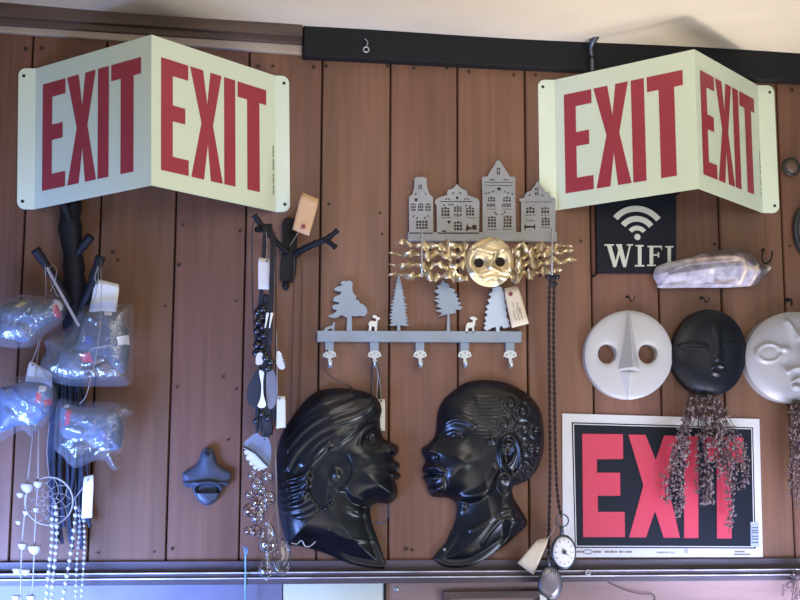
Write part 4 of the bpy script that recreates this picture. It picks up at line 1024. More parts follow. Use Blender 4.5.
bag('lowest clear bag with shiny white folds, grey-green toy inside', 'grey-green soft toy with red bits and blue spot in lowest bag',
    [(56, 404), (62, 398), (76, 402), (92, 401), (112, 402), (128, 405), (133, 412), (126, 420), (125, 440), (122, 450), (116, 456), (119, 468), (112, 470), (104, 460), (90, 462), (74, 468), (62, 456), (54, 448), (54, 426)],
    [(59, 410), (66, 404), (80, 407), (98, 407), (112, 410), (122, 422), (120, 446), (108, 450), (94, 448), (84, 440), (72, 440), (60, 434)], .056, 17,
    ([('red_patch', 'clothred', [(54, 420), (60, 419), (60, 428), (54, 428)]), ('collar', 'clothred', [(65, 412), (71, 408), (70, 424), (64, 426)]), ('eye_patch', 'clothwhite', [(63, 402), (68, 402), (68, 408), (63, 408)]), ('star_patch', 'clothblue', [(99, 432), (105, 431), (105, 439), (99, 440)]), ('dark_band', 'clothdark', [(112, 424), (116, 424), (112, 448), (106, 448)])],
     [('r', [(72, 420), (88, 430), (96, 444)], 4, -.005), ('r', [(110, 428), (106, 446)], 2.5, -.005)]), 'plush', [(80, 403, .094), (88, 390, .104), (100, 330, .11), (101, 262, .076)])

# ================================================================== LEFT STRANDS
proto_mesh = {}
def bead_proto(key, m, rx, ry=None, rz=None, n=12, mm=8):
    if key not in proto_mesh:
        k = MB(); k.ball((0, 0, 0), rx, ry, rz, n, mm)
        me = bpy.data.meshes.new(key); me.from_pydata(k.v, [], k.f); me.materials.append(MT[m]); me.polygons.foreach_set('use_smooth', [True]*len(k.f)); me.update()
        proto_mesh[key] = me
    return proto_mesh[key]
def put(name, me, root, p, rot=None, scale=None):
    o = bpy.data.objects.new(name, me); COL.objects.link(o); o.parent = root; o.location = Vector(p)-root_loc(root)
    if rot: o.rotation_euler = rot
    if scale: o.scale = scale
    return o
def cord(pts, r, name, m, root, n=6):
    k = MB(); k.tube(smooth([tuple(P(*p)) for p in pts], 4, False), r, n); return k.build(name, m, root)
def pod(root, px, py, hh, r, name='seed_pod'):
    """cup shaped pod, open side up"""
    k = MB(); q = P(px, py, hh); rr = r*MPP; vs = []; fs = []; n = 14
    prof = [(.15, -1.0), (.6, -.75), (.95, -.2), (1.0, .25), (.86, .42), (.8, .2), (.4, -.2), (.01, -.3)]
    for a, z in prof:
        for j in range(n): vs.append((q.x+rr*a*math.cos(2*PI*j/n), q.y+rr*.8*a*math.sin(2*PI*j/n), q.z+rr*z))
    for i in range(len(prof)-1):
        for j in range(n): fs.append((i*n+j, i*n+(j+1) % n, (i+1)*n+(j+1) % n, (i+1)*n+j))
    fs.append(tuple(range(n-1, -1, -1)))
    k.add(vs, fs, 0, True); k.build(name, 'pod', root)
root = thing('seed_pod_strand', P(22, 600, .08), 'pale cord strung with cup-shaped seed pods, hanging nearest the photo edge', 'strand', 'seed pod strands under the bagged toys')
cord([(34, 424, .05), (31, 452, .07), (28, 480, .08), (25, 512, .08), (22, 545, .08), (21, 575, .08), (21, 612, .08)], .0012, 'cord', 'cordtan', root)
for a in ((27.5, 486, .081, 6.2), (20.5, 494, .076, 3.6), (26, 512, .081, 3), (18.5, 522, .077, 2.6), (22.6, 545, .081, 4.2), (17, 570, .078, 4), (26, 571, .08, 4), (16, 597, .08, 4)): pod(root, *a)
root = thing('seed_pod_strand', P(32, 600, .09), 'pale cord with few large seed pods, hanging in front of the dream catcher edge', 'strand', 'seed pod strands under the bagged toys')
cord([(39, 420, .06), (38.5, 450, .09), (38, 484, .095), (36, 512, .095), (34.5, 548, .095), (33, 580, .095), (31, 612, .095)], .0012, 'cord', 'cordtan', root)
for a in ((38.2, 483, .096, 4.4), (36, 509, .096, 2.8), (34.7, 548, .096, 6), (31, 597, .096, 4)): pod(root, *a)

root = thing('yarn_hank', P(68, 540, .02), 'dark blue-black hank of yarn hanging behind the bagged toys', 'yarn')
random.seed(31)
for i in range(20):
    x0 = 50+i*1.9; k = MB(); hh = .018+.012*random.random()
    pts = [(68+(x0-68)*.5, 352, .012), (x0*.8+66*.2, 385, hh), (x0, 430, hh+.006*random.random()), (x0+random.uniform(-3, 3), 470, hh), (x0+random.uniform(-3, 3), 505, hh), (x0+2+random.uniform(-3, 3), 528+random.uniform(-16, 22), hh)]
    k.tube(smooth([tuple(P(*p)) for p in pts], 4, False), .0032, 6); k.build('yarn_strand', 'corddark', root)

root = thing('dream_catcher', P(48, 540, .06), 'ring-shaped dream catcher with woven web in front of the dark yarn', 'dream catcher')
CX, CY, CR_ = 49, 501, 24
ringp = lambda a, r, h=.066: P(CX+r*math.cos(a), CY+r*math.sin(a), h)
k = MB(); k.tube([ringp(2*PI*i/44, CR_) for i in range(44)], .0016, 7, closed=True); k.build('hoop', 'cordtan', root)
N_ = 9; rings = [CR_, CR_*.74, CR_*.52, CR_*.32, CR_*.15]; k = MB()
for li in range(4):
    for i in range(N_):
        a0 = 2*PI*(i+.5*li)/N_; a1 = a0+PI/N_; a2 = a0+2*PI/N_
        k.tube([ringp(a0, rings[li]), ringp(a1, rings[li+1])], .00055, 4); k.tube([ringp(a1, rings[li+1]), ringp(a2, rings[li])], .00055, 4)
k.build('web', 'cordtan', root)
cord([(49, 477, .066), (47, 450, .06), (50, 420, .05)], .0009, 'hanging_cord', 'cordtan', root)
bw = bead_proto('round_pale_bead', 'beadwhite', .0034)
bs = bead_proto('small_pale_bead', 'beadwhite', .0026)
def beaded(label, path, me, step, group, m='cordtan', name='hanging_bead_strand'):
    pts = [P(*p) for p in smooth(path, 8, False)]
    root = thing(name, pts[-1], label, 'bead strand', group)
    k = MB(); k.tube(pts, .0006, 5); k.build('thread', m, root)
    acc = 0; n = 0
    for a, b in zip(pts[:-1], pts[1:]):
        l = (b-a).length; t = step-acc
        while t <= l and n < 100:
            put('bead', me, root, a+(b-a)*(t/l), scale=(1+.12*math.sin(n*2.3),)*3); n += 1; t += step
        acc = (acc+l) % step
    return root
G1 = 'pale bead strands hanging low below the dream catcher'
beaded('double bead strand, inner half, pale beads, right below the hoop', [(55, 500, .08), (57, 530, .084), (55, 560, .086), (52.5, 585, .086), (51, 612, .086)], bw, .0105, None)
beaded('double bead strand, outer half, pale beads, below the hoop nearest the pods', [(52, 512, .078), (52, 540, .08), (49.5, 565, .082), (47, 590, .082), (46, 612, .082)], bw, .0105, None)
beaded('slanting pale bead strand between hoop and white tag', [(76, 500, .074), (75, 520, .076), (72, 545, .078), (68, 570, .08), (64, 592, .08), (62, 612, .08)], bw, .012, None)
beaded('faint small bead strand on the dark yarn, below the white tag', [(79, 505, .064), (79.5, 530, .066), (77, 560, .066), (76, 590, .066), (75, 612, .066)], bs, .0085, None)
beaded('outermost small bead strand, below the white tag, beside bare plank', [(83, 510, .06), (84.5, 535, .062), (84, 560, .062), (82, 590, .062), (80, 612, .062)], bs, .0085, None)

# ================================================================== MIDDLE NECKLACES
def fan_feather(root, name, m, L, h, t=.0015):
    k = MB(); k.flat(smooth(w2(L, h), 4), (), -(h-t), -h); return k.build(name, m, root)
root = thing('black_bead_necklace', P(259, 352, .06), 'black cord necklace with cluster of black beads, hanging on the twig hook', 'necklace')
for dx in (-2.2, -1, 0, 1.1, 2.2):
    cord([(266+dx, 224, .062), (264+dx*.6, 250, .07), (262+dx*.5, 285, .064), (259+dx, 318, .06), (258+dx, 352, .05)], .0014, 'cord', 'cordblack', root)
random.seed(5)
bb_ = bead_proto('black_round_bead', 'beadblack', .0068)
for a, b in ((258, 312), (263, 309), (261, 317), (266, 321), (258, 322), (262.5, 327), (257, 331), (264, 335), (260, 338), (257.5, 345), (263, 346), (260, 352), (265, 354), (256.5, 353)):
    put('bead', bb_, root, P(a, b, .056+random.uniform(0, .012)), scale=(random.uniform(.85, 1.15),)*3)
root = thing('claw_necklace', P(268, 372, .085), 'black cord necklace with two white claws and a fringed white shell piece', 'necklace')
for dx in (-1.2, 0, 1.2, 2.4):
    cord([(269+dx, 224, .058), (272+dx*.8, 245, .084), (271+dx, 285, .088), (270+dx, 315, .088), (270+dx*.6, 345, .086)], .0013, 'cord', 'cordblack', root)
for x0 in (266.5, 270.8):
    k = MB(); k.tube(smooth([tuple(P(x0+1.2, 313, .09)), tuple(P(x0, 320, .092)), tuple(P(x0-1.4, 328, .092))], 5, False), list(np.linspace(.0026, .0008, 11)), 8); k.build('claw', 'bone', root)
fan_feather(root, 'shell_piece', 'shellwhite', [(277, 352), (281, 353), (285.5, 366), (281, 369.5), (276.5, 364)], .085)
fan_feather(root, 'shell_piece', 'shellwhite', [(257, 354), (262.5, 353.5), (262.5, 363.5), (256, 364)], .085)
k = MB()
for i in range(6): k.ball(P(282+i*.75, 356+i*2.3, .086), .0012)
k.build('beaded_edge', 'beadblack', root)
put('bead', bb_, root, P(266, 358, .086)); put('bead', bb_, root, P(271, 362, .086)); put('bead', bb_, root, P(268, 368, .086))
root = thing('feather_pendant', P(262, 412, .07), 'feather pendant, dark blue and grey feathers around a long white bone', 'pendant')
cord([(260, 218.5, .066), (254, 222, .07), (252, 231, .067), (252, 265, .05), (252.5, 300, .04), (254, 330, .034), (257, 358, .034), (261, 370, .06), (262, 376, .07)], .0011, 'cord', 'cordblack', root)
fan_feather(root, 'dark_feather', 'featherdark', [(260, 370), (254, 374), (248, 386), (246.5, 396), (249, 404), (254, 407), (259, 404), (262, 390)], .066)
fan_feather(root, 'grey_feather', 'feathergrey', [(267, 370), (272, 369), (276, 376), (277, 390), (275.5, 404), (271, 409), (267.5, 406), (266, 390)], .07)
fan_feather(root, 'bone_slip', 'bone', [(259, 371), (264, 372.5), (263.2, 380), (263.4, 394), (266, 405), (262, 408), (257.6, 406), (260.4, 398), (261.4, 386)], .074)
for a, b in ((256, 421), (262, 414), (268, 418)): put('bead', bb_, root, P(a, b, .066), scale=(.8, .8, .8))
fan_feather(root, 'dark_feather', 'featherdark', [(263, 405), (268, 408), (270, 424), (266, 434), (262, 424)], .064)
root = thing('black_tassel', P(266, 438, .02), 'black tassel of thick cords behind the white bone and feathers', 'tassel')
random.seed(77)
for i in range(13):
    x1 = 255+i*1.75; k = MB()
    pts = [(266+(i-6)*.35, 300, .016), (266+(i-6)*.6, 340, .018+.004*(i % 2)), (x1*.7+266*.3, 385, .018+.004*(i % 2)), (x1+random.uniform(-1, 1), 424+random.uniform(-6, 16), .016)]
    k.tube(smooth([tuple(P(*p)) for p in pts], 5, False), .0022, 6); k.build('tassel_cord', 'cordblack', root)
k = MB(); q = P(266, 298, .016); k.ball(q, .006, .006, .008); k.tube([(q.x, .001, q.z), q], .002, 6); k.build('tassel_knot', 'cordblack', root)
root = thing('shell_pendant', P(258, 471, .07), 'half round shell pendant, grey above and white below with notched rim', 'pendant')
c = cr(180, 400, .2)
fan_feather(root, 'upper_shell', 'shellgrey', c((325, 230), (345, 190), (385, 165), (410, 185), (440, 190), (455, 240), (450, 320), (435, 325)), .072, .004)
fan_feather(root, 'lower_shell', 'shellwhite', [p for p in c((322, 236), (380, 272), (436, 330), (428, 346), (410, 352), (385, 354), (362, 338), (342, 312), (326, 278))], .075, .005)
k = MB(); k.tube([P(*p, .078) for p in c((322, 234), (380, 270), (438, 330))], .0013, 6); k.build('dark_band', 'beadblack', root)
for p in c((322, 250), (328, 280), (342, 308), (360, 332), (384, 350), (408, 352), (428, 346)): put('bead', bead_proto('tiny_black_bead', 'beadblack', .0017), root, P(*p, .0765))
cord([(274.5, 231, .054), (275.5, 246, .05), (276, 300, .04), (275.5, 360, .034), (275, 400, .032), (274, 425, .036), (269, 436, .066), (264, 440, .072)], .0011, 'cord', 'cordblack', root)
gb = bead_proto('round_glass_bead', 'glass', .0105, n=18, mm=12); ga = bead_proto('amber_glass_bead', 'glassamber', .0105, n=18, mm=12)
root = thing('glass_bead_necklace', P(258, 535, .07), 'cluster of round clear and smoky glass beads below the shell pendant', 'necklace')
cord([(266, 435, .05), (264, 470, .062), (258, 492, .066), (256, 515, .066), (254, 532, .066)], .0009, 'cord', 'cordblack', root)
for i, (a, b, s, kk) in enumerate(((252, 475, .75, 0), (257, 484, 1.0, 0), (268, 477, .9, 0), (250, 494, .8, 0), (258, 501, 1.15, 1), (269, 498, 1.1, 0), (250, 510, 1.15, 1), (257.5, 517, 1.2, 0), (248.5, 531, .75, 1), (255.5, 531, 1.0, 1), (263, 508, .8, 0), (262, 490, .7, 0))):
    put('bead', (gb, ga)[kk], root, P(a, b, .07+.006*(i % 3)), scale=(s, s, s))
root = thing('glass_drop_necklace', P(267, 578, .08), 'long strand with two clear glass drops, hanging lowest over the rail', 'necklace')
cord([(275, 440, .04), (276.5, 480, .046), (276, 505, .056), (270, 519, .082), (268.5, 526, .084), (267, 575, .084)], .0011, 'cord', 'cordtan', root)
def drop(nm, px, py, rx_, rz_, m, hh):
    q = P(px, py, hh); k = MB(); rx_, rz_ = rx_*MPP, rz_*MPP; vs = []; fs = []; n = 20; mm = 14
    for i in range(mm+1):
        th = PI*i/mm
        for j in range(n):
            w = math.sin(th)*(1-.25*math.cos(th))
            vs.append((q.x+rx_*w*math.cos(2*PI*j/n), q.y+rx_*.8*w*math.sin(2*PI*j/n), q.z+rz_*math.cos(th)))
    for i in range(mm):
        for j in range(n): fs.append((i*n+j, i*n+(j+1) % n, (i+1)*n+(j+1) % n, (i+1)*n+j))
    k.add(vs, fs, 0, True); k.build(nm, m, root)
drop('glass_drop', 268, 538, 8.6, 13.6, 'glass', .084); drop('glass_drop', 266, 567, 6.6, 9.6, 'glass', .084)
drop('inner_bead', 268, 543, 4, 4.6, 'glassamber', .084); drop('inner_bead', 266, 569, 3.2, 3.6, 'glassamber', .084)
k = MB(); k.ball(P(267, 524, .084), .0034); k.ball(P(267, 554.5, .084), .003); k.ball(P(266.5, 579, .084), .0028); k.build('metal_cap', 'bright', root)
root = thing('glass_disc_pendant', P(281, 577, .06), 'thin oval clear glass disc hanging beside the glass drops', 'pendant')
cord([(275, 445, .05), (276, 490, .052), (279, 535, .064)], .0008, 'cord', 'cordtan', root)
k = MB(); q = P(281.5, 557, .064); k.lathe(q, [(.0, -.003), (.012, -.002), (.016, 0), (.012, .002), (.0, .003)], 28, 1.0, 1.95); k.build('glass_disc', 'glass', root)

# strands shaped as shadow bands by middle hook, cords on the tree rack
root = thing('cord_and_shade_band', P(297, 420, .02), 'thin dark strands shaped as shadow bands, from the twig hook down behind the headscarf', 'cord')
for a in (293, 301): cord([(296+(a-297)*.4, 252, .018), (a+1, 275, .02), (a, 330, .012), (a-1.5, 395, .01), (a-2, 415, .006)], .0011, 'cord', 'cordshade', root)
root = thing('cord_and_shade_band', P(340, 384, .02), 'brown cord looped from first tree rack hook to top of headscarf', 'cord')
cord([(331, 364, .018), (327, 350, .036), (323, 358, .028), (325, 370, .02), (334, 379, .018), (346, 385, .02), (352, 388, .006)], .0013, 'cord', 'cordshade', root)
root = thing('black_cord_loop', P(376, 400, .02), 'black cord loop hanging from the second tree rack hook behind the headscarf', 'cord')
cord([(372, 404, .003), (371, 385, .012), (372.5, 366, .028), (375, 360.5, .03), (377, 365, .03), (379, 376, .014), (380, 399, .003)], .0014, 'cord', 'cordblack', root)
cord([(376.5, 362, .031), (378, 372, .018), (376, 402, .003)], .0009, 'pale_thread', 'cordtan', root)

# small chain at the throat and wire squiggle by the first bust
root = thing('fine_chain', P(385, 524, .02), 'fine dark chain hanging between chin and neck of the headscarf bust', 'chain')
pts = smooth([tuple(P(*p)) for p in ((388, 503, .03), (389, 512, .03), (386, 520, .03), (381, 523, .03), (374, 522, .03))], 6, False)
def chain(root, pts, name, m, rw=.0022, rt=.0006, step=.0032):
    k = MB(); pts = [Vector(p) for p in pts]; acc = 0; i = 0
    for a, b in zip(pts[:-1], pts[1:]):
        l = (b-a).length; t = step-acc; d = (b-a).normalized()
        while t <= l:
            q = a+(b-a)*(t/l); s_ = d.cross(Vector((0, -1, 0))).normalized(); o_ = s_ if i % 2 else (s_*.35+Vector((0, -1, 0))*.94)
            k.tube([q+d*(step*.72*math.cos(2*PI*j/8))+o_*(rw*.6*math.sin(2*PI*j/8)) for j in range(8)], rt, 5, closed=True); i += 1; t += step
        acc = (acc+l) % step
    return k.build(name, m, root)
chain(root, pts, 'chain', 'pewter')
root = thing('wire_hook', P(305, 547, .05), 'small bright S-shaped wire hook at the lower edge of the headscarf bust', 'hook')
k = MB(); k.tube(smooth([tuple(P(*p)) for p in ((291, 543, .05), (297, 544, .05), (300, 541, .052), (302.5, 541.5, .052), (305, 546, .052), (309, 546.5, .052), (313, 544, .052), (315.5, 541.5, .05))], 5, False), .0011, 8); k.build('wire', 'bright', root)
root = thing('wire_rod', P(245, 600, .03), 'thin pale blue wire rod standing across the rail, left of the glass drops', 'rod')
k = MB(); k.tube([P(243.5, 546, .029), P(245, 549, .031), P(245.5, 556, .0285), P(245.5, 575, .0282), P(245, 612, .0282)], .0016, 8); k.build('rod', 'bluewire', root)  # rod stands against the rail, nothing holds it from above
k = MB(); k.tube([P(245.6, 557, .034), P(247.5, 551, .038), P(246.6, 547, .04)], .0012, 8); k.build('hooked_end', 'bluewire', root)

# ================================================================== POCKET WATCHES
root = thing('pocket_watch', P(563, 568, .045), 'silver open-faced pocket watch on a dark chain beside the flat EXIT sign', 'pocket watch')
q = P(563.3, 552, .05); q = Vector((q.x, q.y, q.z)); s = MPP; f = 1.32
k = MB(); k.lathe(q, [(.1*s, -.008), (9*s, -.007), (12*s, -.002), (12.6*s, .001), (12*s, .004), (10.6*s, .005)], 36, 1, f); k.build('case', 'pewter', root)
k = MB(); k.lathe(q+Vector((0, -.0046, 0)), [(10.7*s, 0), (10.6*s, .0008), (8*s, .0012)], 36, 1, f); dial = k.build('dial', 'dial', root)
k = MB()
for i in range(12):
    a = 2*PI*i/12; cpt = q+Vector((8.4*s*math.sin(a), -.0063, 8.4*s*f*math.cos(a))); d = Vector((math.sin(a), 0, f*math.cos(a))).normalized()
    k.tube([cpt-d*1.3*s, cpt+d*1.3*s], .00045, 5)
sub(k.build('hour_mark', 'ink', root), dial)
for ang, l in ((2.1, 5.4), (-.5, 3.6)):
    k = MB(); k.tube([q+Vector((0, -.0068, 0)), q+Vector((l*s*math.sin(ang), -.0068, l*s*f*math.cos(ang)))], [.001, .0004], 5); sub(k.build('hand', 'ink', root), dial)
k = MB(); k.lathe(q+Vector((0, -.006, -.0)), [(2.2*s, 0), (2.2*s, .0012)], 14, smooth=False); sub(k.build('centre_cap', 'pewter', root), dial)
k = MB(); k.tube([P(562.2, 537, .05), P(561.8, 531, .05), P(561.5, 526, .05)], [.003, .0036, .0028], 10); k.build('crown', 'pewter', root)
k = MB(); k.tube([P(562.3+6.2*math.cos(2*PI*i/20), 520.5+6.2*math.sin(2*PI*i/20), .05) for i in range(20)], .0013, 8, closed=True); k.build('hanging_ring', 'pewter', root)
root = thing('pocket_watch', P(550, 600, .04), 'closed pocket watch with plain pinkish lid, hanging below the open one', 'pocket watch')
q = P(550, 583.5, .055)
k = MB(); k.lathe(q, [(.1*s, -.008), (9*s, -.007), (11.6*s, -.002), (12*s, .001), (11.4*s, .004), (10.2*s, .005)], 36, 1, 1.36); k.build('case', 'pewter', root)
k = MB(); k.lathe(q+Vector((0, -.0045, 0)), [(10.3*s, 0), (10*s, .001), (6*s, .002), (.5*s, .0024)], 36, 1, 1.36); k.build('lid', 'mirror', root)
k = MB()
for i in range(7): k.tube([P(543+i*2.3, 572-2.2*math.sin(PI*i/6), .061), P(544+i*2.0, 576, .0625)], .0006, 5)
k.build('engraving', 'bright', root)
k = MB(); k.tube([P(549, 567, .055), P(548.5, 561, .052), P(548.5, 556, .05)], [.003, .0034, .002], 10); k.build('crown', 'pewter', root)
k = MB(); k.flat(w2([(540, 594), (546, 598), (549, 604), (543, 608), (540, 603)], .063), (), -.061, -.063); k.build('paper_slip', 'tagwhite', root)
k = MB(); k.tube([P(548.5+3.2*math.cos(2*PI*i/16), 553.5+3.2*math.sin(2*PI*i/16), .05) for i in range(16)], .0009, 6, closed=True); k.build('hanging_ring', 'pewter', root)
root = thing('watch_chain', P(555, 520, .05), 'long dark doubled chain hanging from the house rack down to the pocket watches', 'chain')
chain(root, smooth([tuple(P(*p)) for p in ((551.5, 271, .078), (549.5, 290, .06), (549, 330, .03), (549.5, 400, .02), (550, 470, .02), (549, 520, .03), (548.5, 556, .048))], 10, False), 'chain', 'iron', .0036, .0011, .005)
chain(root, smooth([tuple(P(*p)) for p in ((553.5, 271, .076), (554, 290, .06), (553.5, 330, .034), (554.5, 400, .024), (556, 470, .024), (558, 500, .04), (561, 515, .05))], 10, False), 'chain', 'iron', .0036, .0011, .005)
k = MB(); 
for px, py, rr in ((548, 277, 3.4), (552.5, 279, 3.8), (557, 277, 3.4), (551, 283, 3), (555, 284, 2.8)): k.ball(P(px, py, .07), rr*MPP, rr*MPP*.7, rr*MPP*.8)
k.build('knot', 'cordblack', root)

# ================================================================== DRIED FLOWERS
def herbs(label, x0, y0, tips, h, seed, nper):
    random.seed(seed)
    root = thing('dried_flower_bunch', P(x0, y0+40, h), label, 'dried flowers')
    ks = MB(); kh = MB()
    for tx, ty, sp in tips:
        for s_ in range(nper):
            ex = tx+random.gauss(0, sp); ey = ty+random.uniform(-16, 6); hh = h+random.uniform(-.012, .03)
            bx = x0+(tx-x0)*.22+random.uniform(-6, 6)
            mx = bx+(ex-bx)*random.uniform(.35, .55)
            pts = smooth([tuple(P(bx, y0, h)), tuple(P(mx, y0+(ey-y0)*.4, h+(hh-h)*.6+.008)), tuple(P(ex+random.uniform(-2, 2), y0+(ey-y0)*.75, hh)), tuple(P(ex, ey, hh))], 5, False)
            ks.tube(pts, .0006, 4)
            for _ in range(int((ey-y0)/2.4)):
                t = random.uniform(.06, 1.0)**.8; p = Vector(pts[min(len(pts)-1, int(t*(len(pts)-1)))])
                p = p+Vector((random.gauss(0, .0032), random.gauss(0, .003), random.gauss(0, .003)))
                rr = random.uniform(.0013, .0028)
                kh.ball(p, rr, rr*.8, rr*random.uniform(.8, 1.5), n=5, m=3)
    ks.build('stems', 'stem', root, kind='stuff'); kh.build('seed_heads', 'herb', root, kind='stuff')
    k = MB()
    q = P(x0, y0, 0); k.tube([(q.x, .001, q.z), P(x0, y0, h)], .0014, 6)
    k.tube([P(x0-7*math.cos(a), y0+4+1.2*math.sin(a), h-.008*math.sin(a)) for a in [2*PI*i/14 for i in range(14)]], .0008, 5, closed=True)
    k.build('tie_wire', 'iron', root)
    return root
herbs('bunch of dried mauve flowers hanging upside down over the flat EXIT sign', 702, 394, [(668, 510, 5), (674, 485, 5), (681, 522, 4), (690, 490, 6), (684, 470, 8), (705, 506, 4), (708, 480, 7), (712, 500, 4), (722, 480, 6), (728, 470, 5), (732, 530, 2), (735, 490, 4), (744, 490, 3), (742, 468, 4)], .03, 4, 3)
herbs('dark dried bunch hanging below the pale ringed-eye mask', 801, 400, [(791, 450, 3), (795, 470, 3), (800, 500, 4), (807, 490, 4), (812, 470, 4)], .03, 9, 4)
herbs('dried flower sprig at the photo corner, below the rail', 803, 570, [(788, 604, 3), (792, 596, 3), (797, 606, 4), (806, 604, 4)], .04, 14, 3)

# ================================================================== SMALL HARDWARE
def cup_hook(label, px, py, flip=1, name='cup_hook', m='iron', sc=1.0):
    q = P(px, py, 0); root = thing(name, q, label, 'hook')
    k = MB(); k.lathe((q.x, .001, q.z), [(.0035*sc, 0), (.0035*sc, .0025), (.0015*sc, .003)], 12); k.build('base', m, root)
    k = MB(); L = [(0, .001, 0), (0, -.009, 0), (.001*flip, -.016, -.004), (.002*flip, -.02, -.011), (.004*flip, -.026, -.013), (.006*flip, -.031, -.009), (.007*flip, -.032, -.002)]
    k.tube(smooth([(q.x+a*sc, b*sc if b < 0 else b, q.z+z*sc) for a, b, z in L], 4, False), .0014*sc, 8); k.build('hook', m, root)
    return root
cup_hook('small dark hook above the white beak-nosed mask', 627, 297, 1, sc=.8)
cup_hook('small dark hook above the black glossy mask', 701, 298, 1, sc=.8)
cup_hook('dark leafy hook above the pale grey ringed-eye mask', 787, 300, -1, sc=1.1)
q = P(763, 250, 0); root = thing('cup_hook', q, 'bare dark cup hook beside the brown tip of the pale shell', 'hook')
k = MB(); k.lathe((q.x-.001*0, .001, q.z), [(.0032, 0), (.0032, .0025), (.0015, .003)], 12); k.build('base', 'iron', root)
k = MB(); k.tube(smooth([(q.x, .001, q.z)]+[tuple(P(*p)) for p in ((763, 250, .008), (762, 258, .012), (764, 263, .014), (769, 262, .015), (772, 256, .015), (772, 251, .015))], 4, False), .0016, 8); k.build('hook', 'iron', root)
q = P(789, 168, 0); root = thing('wall_peg', q, 'round dark wooden peg knob beside the folded EXIT sign flange', 'knob')
k = MB(); k.lathe((q.x, .001, q.z), [(.013, 0), (.017, .006), (.018, .011), (.015, .014), (.012, .0135)], 28); k.build('peg_rim', 'frameblack', root)
k = MB(); k.lathe((q.x, -.012, q.z), [(.0125, 0), (.010, .004), (.004, .006)], 24); k.build('peg_centre', 'lightwood', root)
q = P(809, 232, .0); root = thing('oval_frame', q, 'dark rim of a round frame, only an edge visible at the photo edge', 'frame')
k = MB(); k.tube([(q.x+.029*math.cos(a), -.006, q.z+.048*math.sin(a)) for a in [2*PI*i/48 for i in range(48)]], .0062, 10, closed=True); k.build('rim', 'frameblack', root)
k = MB(); k.lathe((q.x, .0005, q.z), [(.028, 0), (.028, .004)], 40, 1, 1.68, smooth=False); k.build('backing', 'framepic', root)
# screw eye on the black beam and bent iron peg
q = P(366, 48, .024); root = thing('screw_eye', q, 'small screw eye with bent wire on the black beam', 'screw eye')
k = MB(); k.tube([(q.x+.0048*math.cos(a), -.027, q.z-.004+.0048*math.sin(a)) for a in [2*PI*i/18 for i in range(18)]], .0014, 7, closed=True); k.build('eye', 'bright', root)
k = MB(); k.tube(smooth([(q.x, -.022, q.z), (q.x+.001, -.03, q.z+.003), (q.x+.002, -.03, q.z+.009), (q.x-.001, -.029, q.z+.014), (q.x-.003, -.028, q.z+.015)], 4, False), .0012, 7); k.build('wire', 'steel', root)
a = P(592, 60, .03); root = thing('iron_peg', a, 'bent iron spike standing up against the black beam behind right EXIT sign', 'hook')
k = MB(); k.tube(smooth([tuple(P(592, 72, .03)), tuple(P(592, 60, .032)), tuple(P(591, 50, .035)), tuple(P(592, 43, .042)), tuple(P(597, 36, .052)), tuple(P(600, 34, .056))], 4, False), [.0042]*8+list(np.linspace(.0042, .0062, 6))+list(np.linspace(.006, .003, 7)), 10); k.build('spike', 'pewter', root)
k = MB(); k.tube([P(592, 58, .022), P(592, 58, .036)], .005, 10); k.build('socket', 'iron', root)
# ring screw and loose wire under the flat sign
q = P(587.5, 572.5, .027); root = thing('screw_eye', q, 'tiny bright ring screw in the rail below the flat EXIT sign', 'screw eye')
k = MB(); k.tube([(q.x+.0042*math.cos(a), -.0295, q.z+.0042*math.sin(a)) for a in [2*PI*i/18 for i in range(18)]], .0013, 7, closed=True); k.build('ring', 'bright', root)
k = MB(); k.tube([(q.x, -.02, q.z), (q.x, -.029, q.z)], .0014, 7); k.build('shank', 'bright', root)
root = thing('loose_wire', P(640, 598, .01), 'thin dark loose wire curving along the board under the rail', 'wire')
k = MB(); k.tube(smooth([tuple(P(*p)) for p in ((604, 580, .022), (612, 584, .014), (628, 591, .008), (642, 594, .006), (652, 594, .006), (655, 598, .005), (653, 606, -.0005))], 5, False), .0008, 6); k.build('wire', 'iron', root)
root = thing('wall_screw', P(396.5, 589, 0), 'single pale screw in the board under the rail, beside the yellow panel', 'screw')
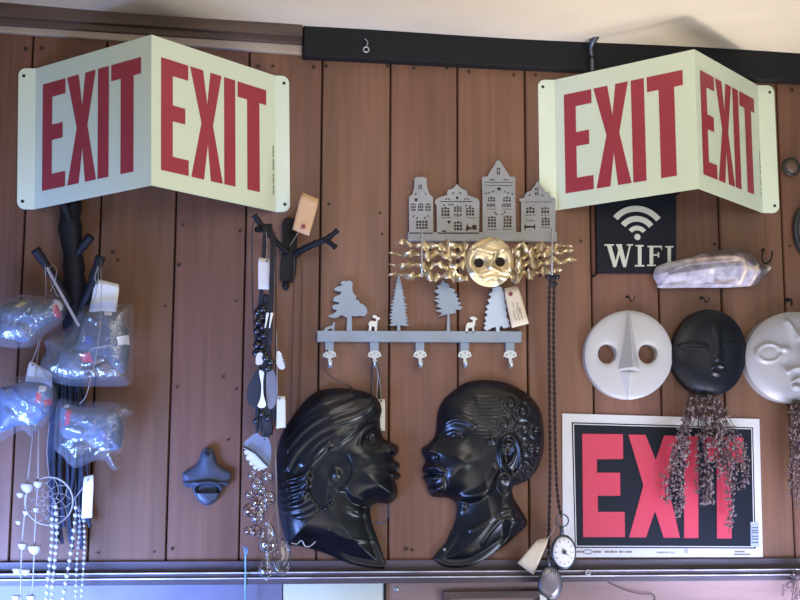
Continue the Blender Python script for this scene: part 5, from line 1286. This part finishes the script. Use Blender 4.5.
k = MB(); q = P(396.5, 589, 0); k.lathe((q.x, .001, q.z), [(.0045, 0), (.0045, .0022), (.003, .0034)], 14); k.build('screw_head', 'bright', root)
k = MB(); k.box(q.x-.0028, q.x+.0028, -.0029, -.0018, q.z-.0004, q.z+.0004); k.build('slot', 'ink', root)

# ================================================================== LIGHT
def area(name, loc, target, size, power, col, sy=None, spread=180):
    l = bpy.data.lights.new(name, 'AREA'); l.energy = power; l.color = col; l.size = size; l.spread = math.radians(spread)
    if sy: l.shape = 'RECTANGLE'; l.size_y = sy
    o = bpy.data.objects.new(name, l); COL.objects.link(o); o.location = loc
    o.rotation_euler = (Vector(target)-Vector(loc)).to_track_quat('-Z', 'Y').to_euler(); return o
area('window_light', (1.7, -2.9, 2.05), (0.15, 0, 1.75), 1.8, 14, (1.0, .96, .9), 1.2)
area('low_window', (1.12, -.72, .86), (.25, 0, 1.5), .36, 6.0, (.84, .92, 1.0))
area('low_lamp', (.97, -.34, .7), (.85, -.2, 2.3), .34, 1.8, (1.0, .92, .8), None, 60)
area('ceiling_bounce', (.2, -1.1, 1.2), (.35, -.35, 2.4), 1.0, 3.0, (1.0, .93, .82), None, 100)
area('upper_wall_fill', (.4, -1.0, 2.2), (.35, 0, 1.9), .6, 4.2, (1.0, .9, .78))  # added fill for light off the ceiling; no lamp hangs there
area('blue_glare_fill', (-.55, -.5, 1.06), (-.3, 0, 1.33), .4, 13, (.22, .38, 1.0), None, 85)  # added lamp standing in for blue lens glare; no window there
area('blue_glare_fill', (.98, -.4, 1.05), (.92, 0, 1.31), .3, 2.4, (.40, .48, 1.0), None, 80)  # second added lamp, for the glare in the right corner
wd = bpy.data.worlds.new('room_light'); SC.world = wd; wd.use_nodes = True
bg = wd.node_tree.nodes['Background']; bg.inputs[0].default_value = (.86, .93, 1.0, 1); bg.inputs[1].default_value = .24
SC.view_settings.view_transform = 'Standard'; SC.view_settings.look = 'None'
SC.view_settings.exposure = 0; SC.view_settings.gamma = 1
SC.cycles.use_denoising = True
SC.cycles.transparent_max_bounces = 16
